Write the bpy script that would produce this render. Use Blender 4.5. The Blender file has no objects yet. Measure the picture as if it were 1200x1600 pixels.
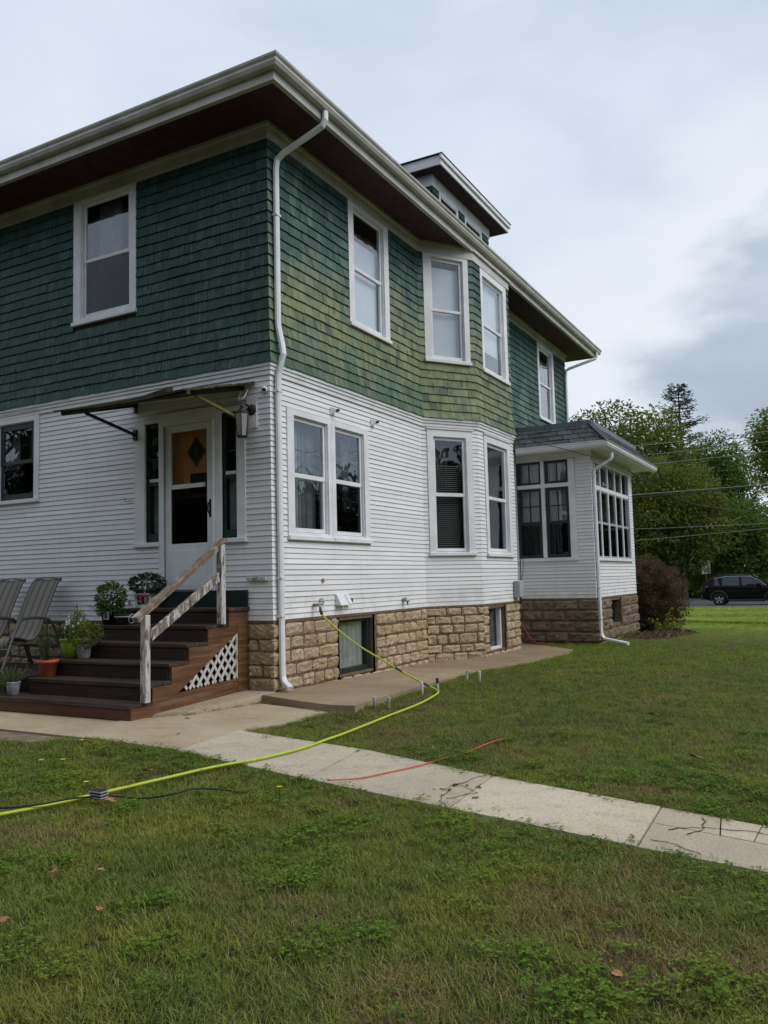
import bpy, bmesh, math, random
from mathutils import Vector, Matrix, noise
rnd = random.Random(7)
sc = bpy.context.scene
C = sc.collection
R = math.radians
# ------------------------------------------------------------------ camera
cd = bpy.data.cameras.new('camera'); cam = bpy.data.objects.new('camera', cd); C.objects.link(cam)
cd.lens = 29.03; cd.sensor_width = 36; cd.sensor_fit = 'AUTO'; cd.clip_start = .05; cd.clip_end = 2000
CR = Vector((0.8765697, 0.48062091, -0.02508174)); CU = Vector((0.06132018, -0.05984322, 0.99632255)); CF = Vector((-0.47735248, 0.87488418, 0.08192851))
CP = Vector((5.850, -7.934, 1.446))
m3 = Matrix((CR, CU, -CF)).transposed().to_4x4(); m3.translation = CP
cam.matrix_world = m3
sc.camera = cam
# ------------------------------------------------------------------ sky
SUN_DIR = Vector((.70, .14, .70)).normalized()
w = bpy.data.worlds.new('World'); sc.world = w; w.use_nodes = True
nt = w.node_tree; N = nt.nodes; L = nt.links; N.clear()
def wn(t, **k):
    n = N.new(t)
    for a, b in k.items(): setattr(n, a, b)
    return n
out = wn('ShaderNodeOutputWorld')
sky = wn('ShaderNodeTexSky', sky_type='NISHITA', sun_disc=False)
sky.sun_elevation = math.asin(SUN_DIR.z); sky.sun_rotation = math.atan2(SUN_DIR.x, SUN_DIR.y)
bg1 = wn('ShaderNodeBackground'); bg1.inputs[1].default_value = .09
L.new(sky.outputs[0], bg1.inputs[0])
tc = wn('ShaderNodeTexCoord')
mp = wn('ShaderNodeMapping'); mp.inputs['Scale'].default_value = (1, 1, 2.2)
L.new(tc.outputs['Generated'], mp.inputs[0])
n1 = wn('ShaderNodeTexNoise'); n1.inputs['Scale'].default_value = 2.6; n1.inputs['Detail'].default_value = 7; n1.inputs['Roughness'].default_value = .48; n1.inputs['Distortion'].default_value = .25
L.new(mp.outputs[0], n1.inputs[0])
r1 = wn('ShaderNodeValToRGB')
r1.color_ramp.elements[0].position = .30; r1.color_ramp.elements[0].color = (.56, .67, .80, 1)
r1.color_ramp.elements[1].position = .72; r1.color_ramp.elements[1].color = (.82, .87, .98, 1)
e = r1.color_ramp.elements.new(.5); e.color = (.72, .79, .91, 1)
L.new(n1.outputs[0], r1.inputs[0])
# a darker grey cloud bank standing over the street, with a bright rim above it
def vdot(v, dist_noise):
    d = wn('ShaderNodeVectorMath', operation='DISTANCE')
    L.new(dist_noise, d.inputs[0]); d.inputs[1].default_value = v
    return d.outputs['Value']
n2 = wn('ShaderNodeTexNoise'); n2.inputs['Scale'].default_value = 6.0; n2.inputs['Detail'].default_value = 8; n2.inputs['Roughness'].default_value = .52
L.new(mp.outputs[0], n2.inputs[0])
mx = wn('ShaderNodeVectorMath', operation='MULTIPLY_ADD'); L.new(n2.outputs['Color'], mx.inputs[0]); mx.inputs[1].default_value = (.24, .24, .24); L.new(tc.outputs['Generated'], mx.inputs[2])
sq = wn('ShaderNodeVectorMath', operation='MULTIPLY'); L.new(mx.outputs[0], sq.inputs[0]); sq.inputs[1].default_value = (1, 1, 1.75)
bank = vdot((.15, 1.09, .59), sq.outputs[0])
rb = wn('ShaderNodeMapRange', interpolation_type='SMOOTHSTEP'); rb.inputs[1].default_value = .15; rb.inputs[2].default_value = .27; rb.inputs[3].default_value = 1; rb.inputs[4].default_value = 0
L.new(bank, rb.inputs[0])
rim = wn('ShaderNodeMapRange', interpolation_type='SMOOTHSTEP'); rim.inputs[1].default_value = .15; rim.inputs[2].default_value = .60; rim.inputs[3].default_value = 1; rim.inputs[4].default_value = 0
L.new(bank, rim.inputs[0])
mrim = wn('ShaderNodeMix', data_type='RGBA'); L.new(rim.outputs[0], mrim.inputs[0]); L.new(r1.outputs[0], mrim.inputs[6]); mrim.inputs[7].default_value = (.90, .94, 1.0, 1)
r2 = wn('ShaderNodeValToRGB'); L.new(n1.outputs[0], r2.inputs[0])
r2.color_ramp.elements[0].position = .36; r2.color_ramp.elements[0].color = (.385, .46, .55, 1)
r2.color_ramp.elements[1].position = .66; r2.color_ramp.elements[1].color = (.60, .68, .79, 1)
mb = wn('ShaderNodeMix', data_type='RGBA'); L.new(rb.outputs[0], mb.inputs[0]); L.new(mrim.outputs[2], mb.inputs[6]); L.new(r2.outputs[0], mb.inputs[7])
bg2 = wn('ShaderNodeBackground'); bg2.inputs[1].default_value = .775
L.new(mb.outputs[2], bg2.inputs[0])
ms = wn('ShaderNodeMixShader'); ms.inputs[0].default_value = .94
L.new(bg1.outputs[0], ms.inputs[1]); L.new(bg2.outputs[0], ms.inputs[2]); L.new(ms.outputs[0], out.inputs[0])
sd = bpy.data.lights.new('sun', 'SUN'); sd.energy = 1.5; sd.angle = R(38); sd.color = (1, .97, .93)
so = bpy.data.objects.new('sun', sd); C.objects.link(so); so.rotation_euler = SUN_DIR.to_track_quat('Z', 'Y').to_euler()
vs = sc.view_settings; vs.view_transform = 'Standard'; vs.look = 'None'; vs.gamma = 1; vs.exposure = 0.36; vs.use_curve_mapping = False
sc.cycles.max_bounces = 6; sc.cycles.transparent_max_bounces = 12; sc.cycles.diffuse_bounces = 3; sc.cycles.glossy_bounces = 3
sc.cycles.use_denoising = True
# ------------------------------------------------------------------ materials
MATS = {}
def newmat(name):
    m = bpy.data.materials.new(name); m.use_nodes = True; m.node_tree.nodes.clear(); MATS[name] = m
    return m
class NB:
    def __init__(s, m): s.m = m; s.t = m.node_tree
    def n(s, t, **k):
        nd = s.t.nodes.new(t)
        for a, b in k.items(): setattr(nd, a, b)
        return nd
    def l(s, a, b): s.t.links.new(a, b)
    def val(s, x, sock):
        if hasattr(x, 'links'): s.l(x, sock)
        else: sock.default_value = x
    def math(s, op, a, b=0.0, clamp=False):
        nd = s.n('ShaderNodeMath', operation=op, use_clamp=clamp); s.val(a, nd.inputs[0]); s.val(b, nd.inputs[1]); return nd.outputs[0]
    def mix(s, f, a, b, bt='MIX'):
        nd = s.n('ShaderNodeMix', data_type='RGBA', blend_type=bt); s.val(f, nd.inputs[0])
        s.val((*a, 1) if isinstance(a, tuple) else a, nd.inputs[6]); s.val((*b, 1) if isinstance(b, tuple) else b, nd.inputs[7]); return nd.outputs[2]
    def pos(s, scale=(1, 1, 1)):
        g = s.n('ShaderNodeNewGeometry'); mp = s.n('ShaderNodeMapping'); mp.inputs['Scale'].default_value = scale
        s.l(g.outputs['Position'], mp.inputs[0]); return mp.outputs[0]
    def obj(s, scale=(1, 1, 1)):
        g = s.n('ShaderNodeTexCoord'); mp = s.n('ShaderNodeMapping'); mp.inputs['Scale'].default_value = scale
        s.l(g.outputs['Object'], mp.inputs[0]); return mp.outputs[0]
    def noise(s, vec, scale, detail=4, rough=.55, dist=0.0):
        nd = s.n('ShaderNodeTexNoise'); s.l(vec, nd.inputs[0]); nd.inputs['Scale'].default_value = scale; nd.inputs['Detail'].default_value = detail
        nd.inputs['Roughness'].default_value = rough; nd.inputs['Distortion'].default_value = dist; return nd.outputs[0]
    def ramp(s, x, lo, hi, a=0.0, b=1.0):
        nd = s.n('ShaderNodeMapRange', interpolation_type='SMOOTHSTEP'); s.val(x, nd.inputs[0]); nd.inputs[1].default_value = lo; nd.inputs[2].default_value = hi
        nd.inputs[3].default_value = a; nd.inputs[4].default_value = b; return nd.outputs[0]
    def attr(s, name):
        nd = s.n('ShaderNodeAttribute'); nd.attribute_name = name; return nd.outputs['Fac']
    def bump(s, h, strength=.3, dist=.01):
        nd = s.n('ShaderNodeBump'); nd.inputs['Strength'].default_value = strength; nd.inputs['Distance'].default_value = dist; s.l(h, nd.inputs['Height']); return nd.outputs[0]
    def out(s, col, rough=.6, normal=None, metal=0.0, spec=.4, transl=0.0, coat=0.0):
        b = s.n('ShaderNodeBsdfPrincipled'); s.val((*col, 1) if isinstance(col, tuple) else col, b.inputs['Base Color']); s.val(rough, b.inputs['Roughness'])
        b.inputs['Metallic'].default_value = metal; b.inputs['Specular IOR Level'].default_value = spec; b.inputs['Coat Weight'].default_value = coat
        if normal is not None: s.l(normal, b.inputs['Normal'])
        o = s.n('ShaderNodeOutputMaterial'); sh = b.outputs[0]
        if transl:
            t = s.n('ShaderNodeBsdfTranslucent'); s.val((*col, 1) if isinstance(col, tuple) else col, t.inputs[0])
            mxx = s.n('ShaderNodeMixShader'); mxx.inputs[0].default_value = transl; s.l(sh, mxx.inputs[1]); s.l(t.outputs[0], mxx.inputs[2]); sh = mxx.outputs[0]
        s.l(sh, o.inputs[0])
def simple(name, col, rough=.6, var=.25, vs=8., bump=.0, bs=60., metal=0., spec=.4, transl=0., tint=0., scale=(1, 1, 1), coat=0., col2=None, space='pos'):
    m = newmat(name); b = NB(m); v = b.pos(scale) if space == 'pos' else b.obj(scale)
    nz = b.noise(v, vs, 5, .6)
    c = b.mix(b.ramp(nz, .3, .7), tuple(x * (1 - var) for x in col) if col2 is None else col2, tuple(min(1, x * (1 + var * .6)) for x in col))
    if tint:
        a = b.attr('tint'); f = b.math('MULTIPLY_ADD', a, 2 * tint); f.node.inputs[2].default_value = 1 - tint
        cc = b.n('ShaderNodeCombineColor'); [b.l(f, cc.inputs[i]) for i in range(3)]
        c = b.mix(1.0, c, cc.outputs[0], 'MULTIPLY')
    nrm = b.bump(b.noise(v, bs, 4, .6), bump, .01) if bump else None
    b.out(c, rough, nrm, metal, spec, transl, coat)
    return m
simple('white_trim', (.74, .745, .76), .5, .10, 3., .08, 40)
simple('lap_shadow', (.33, .32, .32), .8, .3, 6.)  # lap shadow painted on the underside and lower lip of each clapboard
simple('gutter_white', (.50, .495, .47), .42, .14, 2.5, .03, 30, col2=(.40, .39, .35))
simple('metal_white', (.72, .735, .76), .4, .08, 4.)
simple('soffit', (.062, .021, .028), .7, .3, 6., .15, 50)
simple('soffit_white', (.62, .62, .58), .6, .12, 4.)
simple('dark_green_paint', (.012, .024, .022), .38, .2, 6.)
simple('green_trim', (.010, .040, .032), .45, .3, 8.)
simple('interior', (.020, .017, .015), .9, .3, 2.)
simple('mortar', (.155, .11, .07), .95, .35, 14., .6, 90)
simple('black_metal', (.014, .013, .014), .45, .2, 10.)
simple('dark_iron', (.03, .027, .024), .6, .4, 20., .1, 60)
simple('galvanised', (.42, .44, .46), .42, .35, 26., .05, 80, metal=.3)
simple('grey_plastic', (.36, .37, .39), .5, .12, 8.)
simple('asphalt_shingle', (.085, .096, .103), .9, .35, 22., .5, 200, tint=.28)
simple('roof_metal', (.16, .19, .21), .4, .2, 5., metal=.3)
simple('orange_wood', (.58, .25, .07), .4, .35, 2.5, scale=(8, 8, .7))
simple('curtain_white', (.40, .42, .42), .9, .15, 6., transl=.25)
simple('curtain_grey', (.15, .165, .17), .9, .2, 6., transl=.2)
simple('curtain_brown', (.040, .032, .028), .9, .2, 6.)
simple('shade_white', (.58, .64, .70), .85, .05, 3.)
simple('blind', (.11, .11, .105), .6, .1, 6.)
simple('chair_frame', (.10, .095, .09), .42, .2, 12., metal=.2)
simple('terracotta', (.45, .115, .045), .55, .15, 14.)
simple('lime_glaze', (.22, .36, .02), .3, .15, 8., coat=.2)
simple('black_pot', (.012, .012, .013), .5, .2, 10.)
simple('soil', (.035, .024, .016), .95, .4, 40., .8, 120)
simple('petal_white', (.82, .82, .80), .6, .05, 20., transl=.2)
simple('petal_yellow', (.75, .52, .02), .6, .1, 20.)
simple('stem_green', (.06, .10, .03), .7, .2, 20.)
simple('bark', (.060, .046, .034), .95, .5, 9., .8, 40, scale=(1, 1, .25))
simple('leaf_dry', (.30, .135, .055), .7, .4, 30., tint=.4)
simple('hose_lime', (.40, .50, .035), .4, .1, 30.)
simple('hose_green', (.008, .075, .055), .45, .1, 30.)
simple('brass', (.30, .25, .14), .4, .3, 40., metal=.8)
simple('cord_orange', (.55, .10, .05), .5, .15, 30.)
simple('cord_black', (.012, .012, .012), .5, .1, 30.)
simple('wire_grey', (.20, .21, .21), .5, .1, 3.)
simple('wire_dark', (.035, .028, .026), .6, .1, 3.)
simple('car_black', (.0025, .0025, .004), .12, .1, 2., spec=.16)
simple('car_plastic', (.016, .016, .017), .6, .1, 5.)
simple('tyre', (.012, .012, .012), .85, .2, 20.)
simple('alloy', (.50, .51, .53), .3, .1, 6., metal=.8)
simple('chrome', (.6, .6, .62), .2, .05, 6., metal=.9)
simple('tail_red', (.55, .02, .02), .25, .1, 20., coat=.5)
simple('car_glass', (.022, .032, .034), .08, .05, 3., spec=.5)
simple('windscreen', (.30, .33, .36), .05, .05, 3., spec=1.)
simple('sign_white', (.85, .85, .83), .5, .08, 8.)
simple('sign_ink', (.015, .015, .016), .6, .1, 8.)
simple('post_yellow', (.55, .30, .03), .5, .2, 8.)
simple('brick', (.17, .085, .055), .9, .35, 6., .3, 60, tint=.3)
simple('road', (.085, .085, .09), .92, .25, 1.2, .4, 150)
simple('kerb', (.30, .29, .27), .9, .2, 3.)
simple('label_black', (.015, .014, .016), .35, .1, 10.)
simple('label_red', (.50, .02, .035), .35, .1, 10.)
simple('label_white', (.7, .7, .7), .5, .1, 10.)
simple('glass_lamp', (.60, .60, .57), .2, .1, 10., transl=.5)
simple('dirt', (.20, .145, .10), .95, .35, 9., .7, 60)
simple('mulch', (.085, .048, .036), .95, .6, 28., 1.0, 60)
def clap():
    m = newmat('clapboard'); b = NB(m)
    n = b.noise(b.pos((1, 1, 3)), 1.1, 4); st = b.noise(b.pos((14, 14, .8)), 1.0, 5, .65)
    c = b.mix(b.ramp(n, .3, .75), (.75, .752, .765), (.81, .812, .825))
    c = b.mix(b.math('MULTIPLY', b.ramp(st, .52, .78), .26), c, (.50, .48, .44))
    sp = b.noise(b.pos(), 46, 2); c = b.mix(b.math('MULTIPLY', b.ramp(sp, .71, .76), .5), c, (.40, .36, .32))
    zz = b.n('ShaderNodeSeparateXYZ'); b.l(b.pos(), zz.inputs[0]); low_ = b.ramp(zz.outputs[2], 1.0, 1.5, 1, 0); dn = b.noise(b.pos((2, 2, 2)), 2.2, 5, .65)
    c = b.mix(b.math('MULTIPLY', b.math('MULTIPLY', low_, b.ramp(dn, .45, .68)), .35), c, (.42, .39, .33))
    pk = b.noise(b.pos((1, 1, 4)), 13, 4, .6); c = b.mix(b.math('MULTIPLY', b.ramp(pk, .705, .73), .7), c, (.34, .30, .26))
    a = b.attr('tint'); f = b.math('MULTIPLY_ADD', a, .10); f.node.inputs[2].default_value = .92
    cc = b.n('ShaderNodeCombineColor'); [b.l(f, cc.inputs[i]) for i in range(3)]
    c = b.mix(1.0, c, cc.outputs[0], 'MULTIPLY')
    b.out(c, .55, b.bump(b.noise(b.pos((3, 3, 30)), 10, 4), .12, .005))
clap()
def shing():
    m = newmat('wood_shingle'); b = NB(m)
    t = b.attr('tint'); wv = b.attr('wear'); grn = b.attr('mossy')
    st = b.noise(b.pos((30, 30, 2.2)), 1.0, 5, .65)     # vertical grain streaks
    st2 = b.noise(b.pos((11, 11, 2.6)), 1.0, 4, .6)
    base = b.mix(t, (.011, .042, .035), (.017, .058, .047))
    base = b.mix(b.math('MULTIPLY', b.ramp(st, .45, .72), .55), base, (.045, .105, .085))
    fade = b.mix(t, (.050, .115, .092), (.085, .155, .125)); yel = b.mix(t, (.190, .215, .105), (.235, .240, .120))
    k = b.math('ADD', b.math('MULTIPLY', st2, .9), b.math('MULTIPLY_ADD', t, .5)); 
    big_ = b.noise(b.pos((1.6, 1.6, 1.0)), 1.0, 3, .55)
    k = b.math('SUBTRACT', b.math('ADD', wv, b.math('MULTIPLY', t, .10)), b.math('ADD', b.math('MULTIPLY', st2, .60), b.math('MULTIPLY', big_, .55)))
    c = b.mix(b.ramp(k, -.50, -.06), base, fade); c = b.mix(b.ramp(k, -.27, .26), c, yel)
    ms_ = b.noise(b.pos((3, 3, 3)), 1.3, 4)
    c = b.mix(b.math('MULTIPLY', grn, b.ramp(st2, .35, .65)), c, (.085, .135, .045))
    dk = b.noise(b.pos((24, 24, 3.0)), 1.0, 4, .6)
    dk2 = b.noise(b.pos((8, 8, 5)), 1.0, 3, .5)
    c = b.mix(b.math('MULTIPLY', b.math('MULTIPLY', b.ramp(dk, .48, .62), b.ramp(dk2, .50, .62)), .85), c, (.010, .036, .033))
    c = b.mix(b.math('MULTIPLY', b.ramp(t, .90, .98), .6), c, (.012, .050, .046))
    sp2 = b.noise(b.pos((42, 42, 1.6)), 1.0, 4, .6); low2 = b.noise(b.pos((1.2, 1.2, 2.5)), 1.0, 3, .6)
    c = b.mix(b.math('MULTIPLY', b.math('MULTIPLY', b.ramp(sp2, .50, .68), b.ramp(low2, .40, .60)), .75), c, (.085, .175, .155))
    f = b.math('MULTIPLY_ADD', b.math('FRACT', b.math('MULTIPLY', t, 7.3)), .38); f.node.inputs[2].default_value = .80
    cc = b.n('ShaderNodeCombineColor'); [b.l(f, cc.inputs[i]) for i in range(3)]
    c = b.mix(1.0, c, cc.outputs[0], 'MULTIPLY')
    b.out(c, .62, b.bump(b.noise(b.pos((60, 60, 3)), 1.0, 4), .35, .006), spec=.35)
shing()
def stonem(name, c1, c2, c3, bs=.7):
    m = newmat(name); b = NB(m); t = b.attr('tint')
    c = b.mix(t, c1, c2)
    n = b.noise(b.pos(), 9, 6, .7); c = b.mix(b.ramp(n, .42, .74), c, c3)
    n3 = b.noise(b.pos((1, 1, 4)), 16, 5, .7); c = b.mix(b.math('MULTIPLY', b.ramp(n3, .5, .7), .55), c, tuple(x * .5 for x in c1))
    n2 = b.noise(b.pos((1, 1, 2.2)), 38, 6, .75); pit = b.noise(b.pos(), 70, 3, .6)
    c = b.mix(b.math('MULTIPLY', b.ramp(pit, .57, .66), .75), c, tuple(x * .32 for x in c1))
    rust = b.noise(b.pos((1, 1, 2)), 4.5, 4, .6); c = b.mix(b.math('MULTIPLY', b.ramp(rust, .56, .72), .5), c, tuple((x * .75, x * .42, x * .22)[i] for i, x in enumerate((c1[0],) * 3)))
    b.out(c, .93, b.bump(n2, bs, .03), spec=.2)
stonem('limestone', (.50, .375, .215), (.70, .57, .385), (.46, .36, .24), 1.0)
stonem('block', (.20, .15, .105), (.27, .205, .15), (.15, .115, .085))
def wood(name, c1, c2, grain=(1, 1, 1), rough=.7, wear=None, wamt=.3):
    m = newmat(name); b = NB(m)
    g = b.noise(b.obj(grain), 1.0, 6, .65, .4)
    c = b.mix(b.ramp(g, .3, .7), c1, c2)
    if wear is not None:
        n = b.noise(b.obj((grain[0] * .5, grain[1] * .5, grain[2] * .5)), 1.0, 5, .7); c = b.mix(b.math('MULTIPLY', b.ramp(n, .5, .68), wamt), c, wear)
    t = b.attr('tint'); f = b.math('MULTIPLY_ADD', t, .5); f.node.inputs[2].default_value = .75
    cc = b.n('ShaderNodeCombineColor'); [b.l(f, cc.inputs[i]) for i in range(3)]
    c = b.mix(1.0, c, cc.outputs[0], 'MULTIPLY')
    b.out(c, rough, b.bump(g, .3, .006), spec=.3)
wood('wood_dark', (.022, .0125, .009), (.050, .025, .016), (2, 50, 50), .62, (.085, .07, .06), .35)
wood('wood_tread', (.026, .016, .012), (.055, .034, .025), (2, 45, 45), .6, (.12, .105, .09), .45)
wood('wood_brown', (.075, .036, .018), (.155, .074, .034), (40, 2.2, 30), .55, (.21, .14, .085), .55)
wood('wood_front', (.05, .020, .011), (.105, .042, .020), (2.2, 40, 40), .5, (.03, .015, .01), .5)
wood('wood_moss', (.030, .026, .016), (.085, .080, .042), (3, 30, 30), .9, (.10, .11, .04), .5)
wood('wood_mossbeam', (.16, .15, .045), (.25, .23, .08), (30, 3, 30), .9, (.05, .045, .02), .5)
def peel(name, thr):
    m = newmat(name); b = NB(m)
    v = b.obj((22, 22, 5)); n = b.noise(v, 1.0, 6, .7, .3); v2 = b.obj((60, 60, 8))
    wd = b.mix(b.ramp(b.noise(v2, 1.0, 4), .35, .65), (.085, .068, .055), (.22, .185, .155))
    c = b.mix(b.ramp(n, thr - .02, thr + .08), (.50, .485, .46), wd)
    b.out(c, .75, b.bump(n, .4, .006))
peel('peeling_white', .51); peel('peeling_worn', .43); peel('lattice_white', .57)
wood('rail_top', (.17, .115, .08), (.30, .24, .19), (12, 12, 12), .8, (.55, .53, .50), .7)
def conc(name, c1, c2, spk):
    m = newmat(name); b = NB(m)
    n = b.noise(b.pos(), 1.3, 6, .65); c = b.mix(b.ramp(n, .3, .72), c1, c2)
    n2 = b.noise(b.pos(), 85, 2, .5); c = b.mix(b.math('MULTIPLY', b.ramp(n2, .54, .68), spk), c, (.12, .105, .085))
    n3 = b.noise(b.pos(), 130, 2, .5); c = b.mix(b.math('MULTIPLY', b.ramp(n3, .58, .7), spk), c, (.55, .52, .46))
    n4 = b.noise(b.pos(), 5, 5, .7); c = b.mix(b.math('MULTIPLY', b.ramp(n4, .50, .72), .45), c, tuple(x * .55 for x in c1))
    t = b.attr('tint'); f = b.math('MULTIPLY_ADD', t, .3); f.node.inputs[2].default_value = .85
    cc = b.n('ShaderNodeCombineColor'); [b.l(f, cc.inputs[i]) for i in range(3)]
    c = b.mix(1.0, c, cc.outputs[0], 'MULTIPLY')
    b.out(c, .92, b.bump(n2, .3, .004), spec=.25)
conc('concrete', (.44, .375, .275), (.53, .46, .35), .5)
conc('concrete_tan', (.245, .182, .108), (.315, .24, .148), .25)
conc('concrete_worn', (.38, .295, .18), (.49, .405, .275), .35)
def glass(name, spec, tintc):
    m = newmat(name); b = NB(m)
    tr = b.n('ShaderNodeBsdfTransparent'); tr.inputs[0].default_value = (*tintc, 1)
    gl = b.n('ShaderNodeBsdfGlossy'); gl.inputs['Roughness'].default_value = .02; gl.inputs[0].default_value = (.9, .95, 1, 1)
    nrm = b.bump(b.noise(b.pos(), 1.7, 2), .25, .02); b.l(nrm, gl.inputs['Normal'])
    lw = b.n('ShaderNodeLayerWeight'); lw.inputs[0].default_value = .5; fr = b.math('MULTIPLY_ADD', b.math('POWER', lw.outputs['Facing'], 4.0), 1 - spec); fr.node.inputs[2].default_value = spec
    mxx = b.n('ShaderNodeMixShader'); b.l(fr, mxx.inputs[0]); b.l(tr.outputs[0], mxx.inputs[1]); b.l(gl.outputs[0], mxx.inputs[2])
    o = b.n('ShaderNodeOutputMaterial'); b.l(mxx.outputs[0], o.inputs[0])
glass('pane_glass', .06, (.97, .98, .98)); glass('screen', .01, (.55, .55, .55))
def groundm():
    m = newmat('ground'); b = NB(m)
    n = b.noise(b.pos(), .55, 5, .6); n2 = b.noise(b.pos(), 6, 6, .7)
    c = b.mix(b.ramp(n2, .3, .7), (.052, .046, .020), (.085, .088, .028))
    c = b.mix(b.math('MULTIPLY', b.ramp(n, .5, .75), .7), c, (.12, .11, .04))
    far = b.n('ShaderNodeSeparateXYZ'); b.l(b.pos(), far.inputs[0])
    c = b.mix(b.ramp(far.outputs[1], 7, 16), c, b.mix(b.ramp(n, .35, .7), (.15, .20, .030), (.23, .26, .055)))
    b.out(c, .95, b.bump(b.noise(b.pos(), 60, 5, .7), .8, .03), spec=.1)
groundm()
def grassm(name, g1, g2, br, yl):
    m = newmat(name); b = NB(m)
    oi = b.n('ShaderNodeObjectInfo')
    n = b.noise(b.pos(), .75, 4, .6); n2 = b.noise(b.pos(), 2.6, 4, .6); n3 = b.noise(b.pos(), 1.4, 3, .5)
    pt = b.noise(b.pos(), .42, 4, .6)
    c = b.mix(oi.outputs['Random'], g1, g2)
    c = b.mix(b.math('MULTIPLY', b.ramp(pt, .48, .66), .35), c, (.080, .140, .026))
    c = b.mix(b.math('MULTIPLY', b.ramp(n3, .45, .68), .65), c, yl)
    c = b.mix(b.math('MULTIPLY', b.ramp(b.math('ADD', b.math('MULTIPLY', n, .6), b.math('MULTIPLY', n2, .45)), .55, .70), .6), c, br)
    sx_ = b.n('ShaderNodeSeparateXYZ'); b.l(b.pos(), sx_.inputs[0]); lush = b.ramp(b.math('ADD', sx_.outputs[1], b.math('MULTIPLY', n, 6.0)), 4.0, 14.0)
    c = b.mix(b.math('MULTIPLY', lush, .8), c, b.mix(oi.outputs['Random'], (.145, .255, .010), (.225, .330, .020)))
    t = b.attr('tint'); c = b.mix(b.math('MULTIPLY', b.ramp(t, .80, .95), .8), c, (.26, .22, .11))
    f = b.math('MULTIPLY_ADD', t, .8); f.node.inputs[2].default_value = .60
    cc = b.n('ShaderNodeCombineColor'); [b.l(f, cc.inputs[i]) for i in range(3)]
    c = b.mix(1.0, c, cc.outputs[0], 'MULTIPLY')
    b.out(c, .6, None, spec=.16, transl=.3)
grassm('grass', (.135, .185, .026), (.205, .258, .042), (.255, .205, .072), (.275, .280, .042))
grassm('weed', (.100, .190, .016), (.155, .250, .026), (.18, .22, .03), (.21, .26, .03))
grassm('straw', (.34, .25, .13), (.27, .18, .085), (.22, .13, .065), (.31, .22, .11))
def leafm(name, c1, c2, c3, transl=.35, rough=.55):
    m = newmat(name); b = NB(m); t = b.attr('tint')
    c = b.mix(t, c1, c2); n = b.noise(b.pos(), .5, 3); c = b.mix(b.math('MULTIPLY', b.ramp(n, .45, .7), .5), c, c3)
    b.out(c, rough, None, spec=.3, transl=transl)
leafm('leaf_green', (.060, .100, .020), (.200, .240, .046), (.240, .235, .045))
leafm('leaf_bright', (.070, .150, .028), (.190, .290, .054), (.15, .24, .045))
leafm('leaf_yellowing', (.11, .18, .028), (.25, .31, .05), (.20, .26, .045))
leafm('needle', (.035, .055, .040), (.070, .095, .065), (.09, .085, .05), .15)
leafm('leaf_bronze', (.080, .060, .022), (.165, .110, .050), (.080, .090, .028))
leafm('leaf_lime', (.20, .24, .03), (.34, .36, .05), (.18, .24, .03))
leafm('leaf_basil', (.060, .13, .022), (.11, .20, .035), (.06, .12, .02))
leafm('leaf_dark', (.018, .045, .016), (.045, .085, .030), (.03, .06, .02))
leafm('leaf_herb', (.085, .12, .055), (.15, .18, .09), (.08, .11, .05))
def slingm():
    m = newmat('sling'); b = NB(m); a = b.attr('across')
    s = b.math('FRACT', b.math('MULTIPLY', a, 4.0)); 
    s1 = b.math('LESS_THAN', b.math('ABSOLUTE', b.math('SUBTRACT', s, .36)), .05)
    s2 = b.math('LESS_THAN', b.math('ABSOLUTE', b.math('SUBTRACT', s, .64)), .05)
    mid = b.math('LESS_THAN', b.math('ABSOLUTE', b.math('SUBTRACT', s, .5)), .12)
    c = b.mix(mid, (.22, .21, .185), (.14, .125, .10)); c = b.mix(b.math('MAXIMUM', s1, s2), c, (.06, .045, .036))
    b.out(c, .85, b.bump(b.noise(b.pos(), 400, 2), .15, .002), spec=.2)
slingm()
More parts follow.
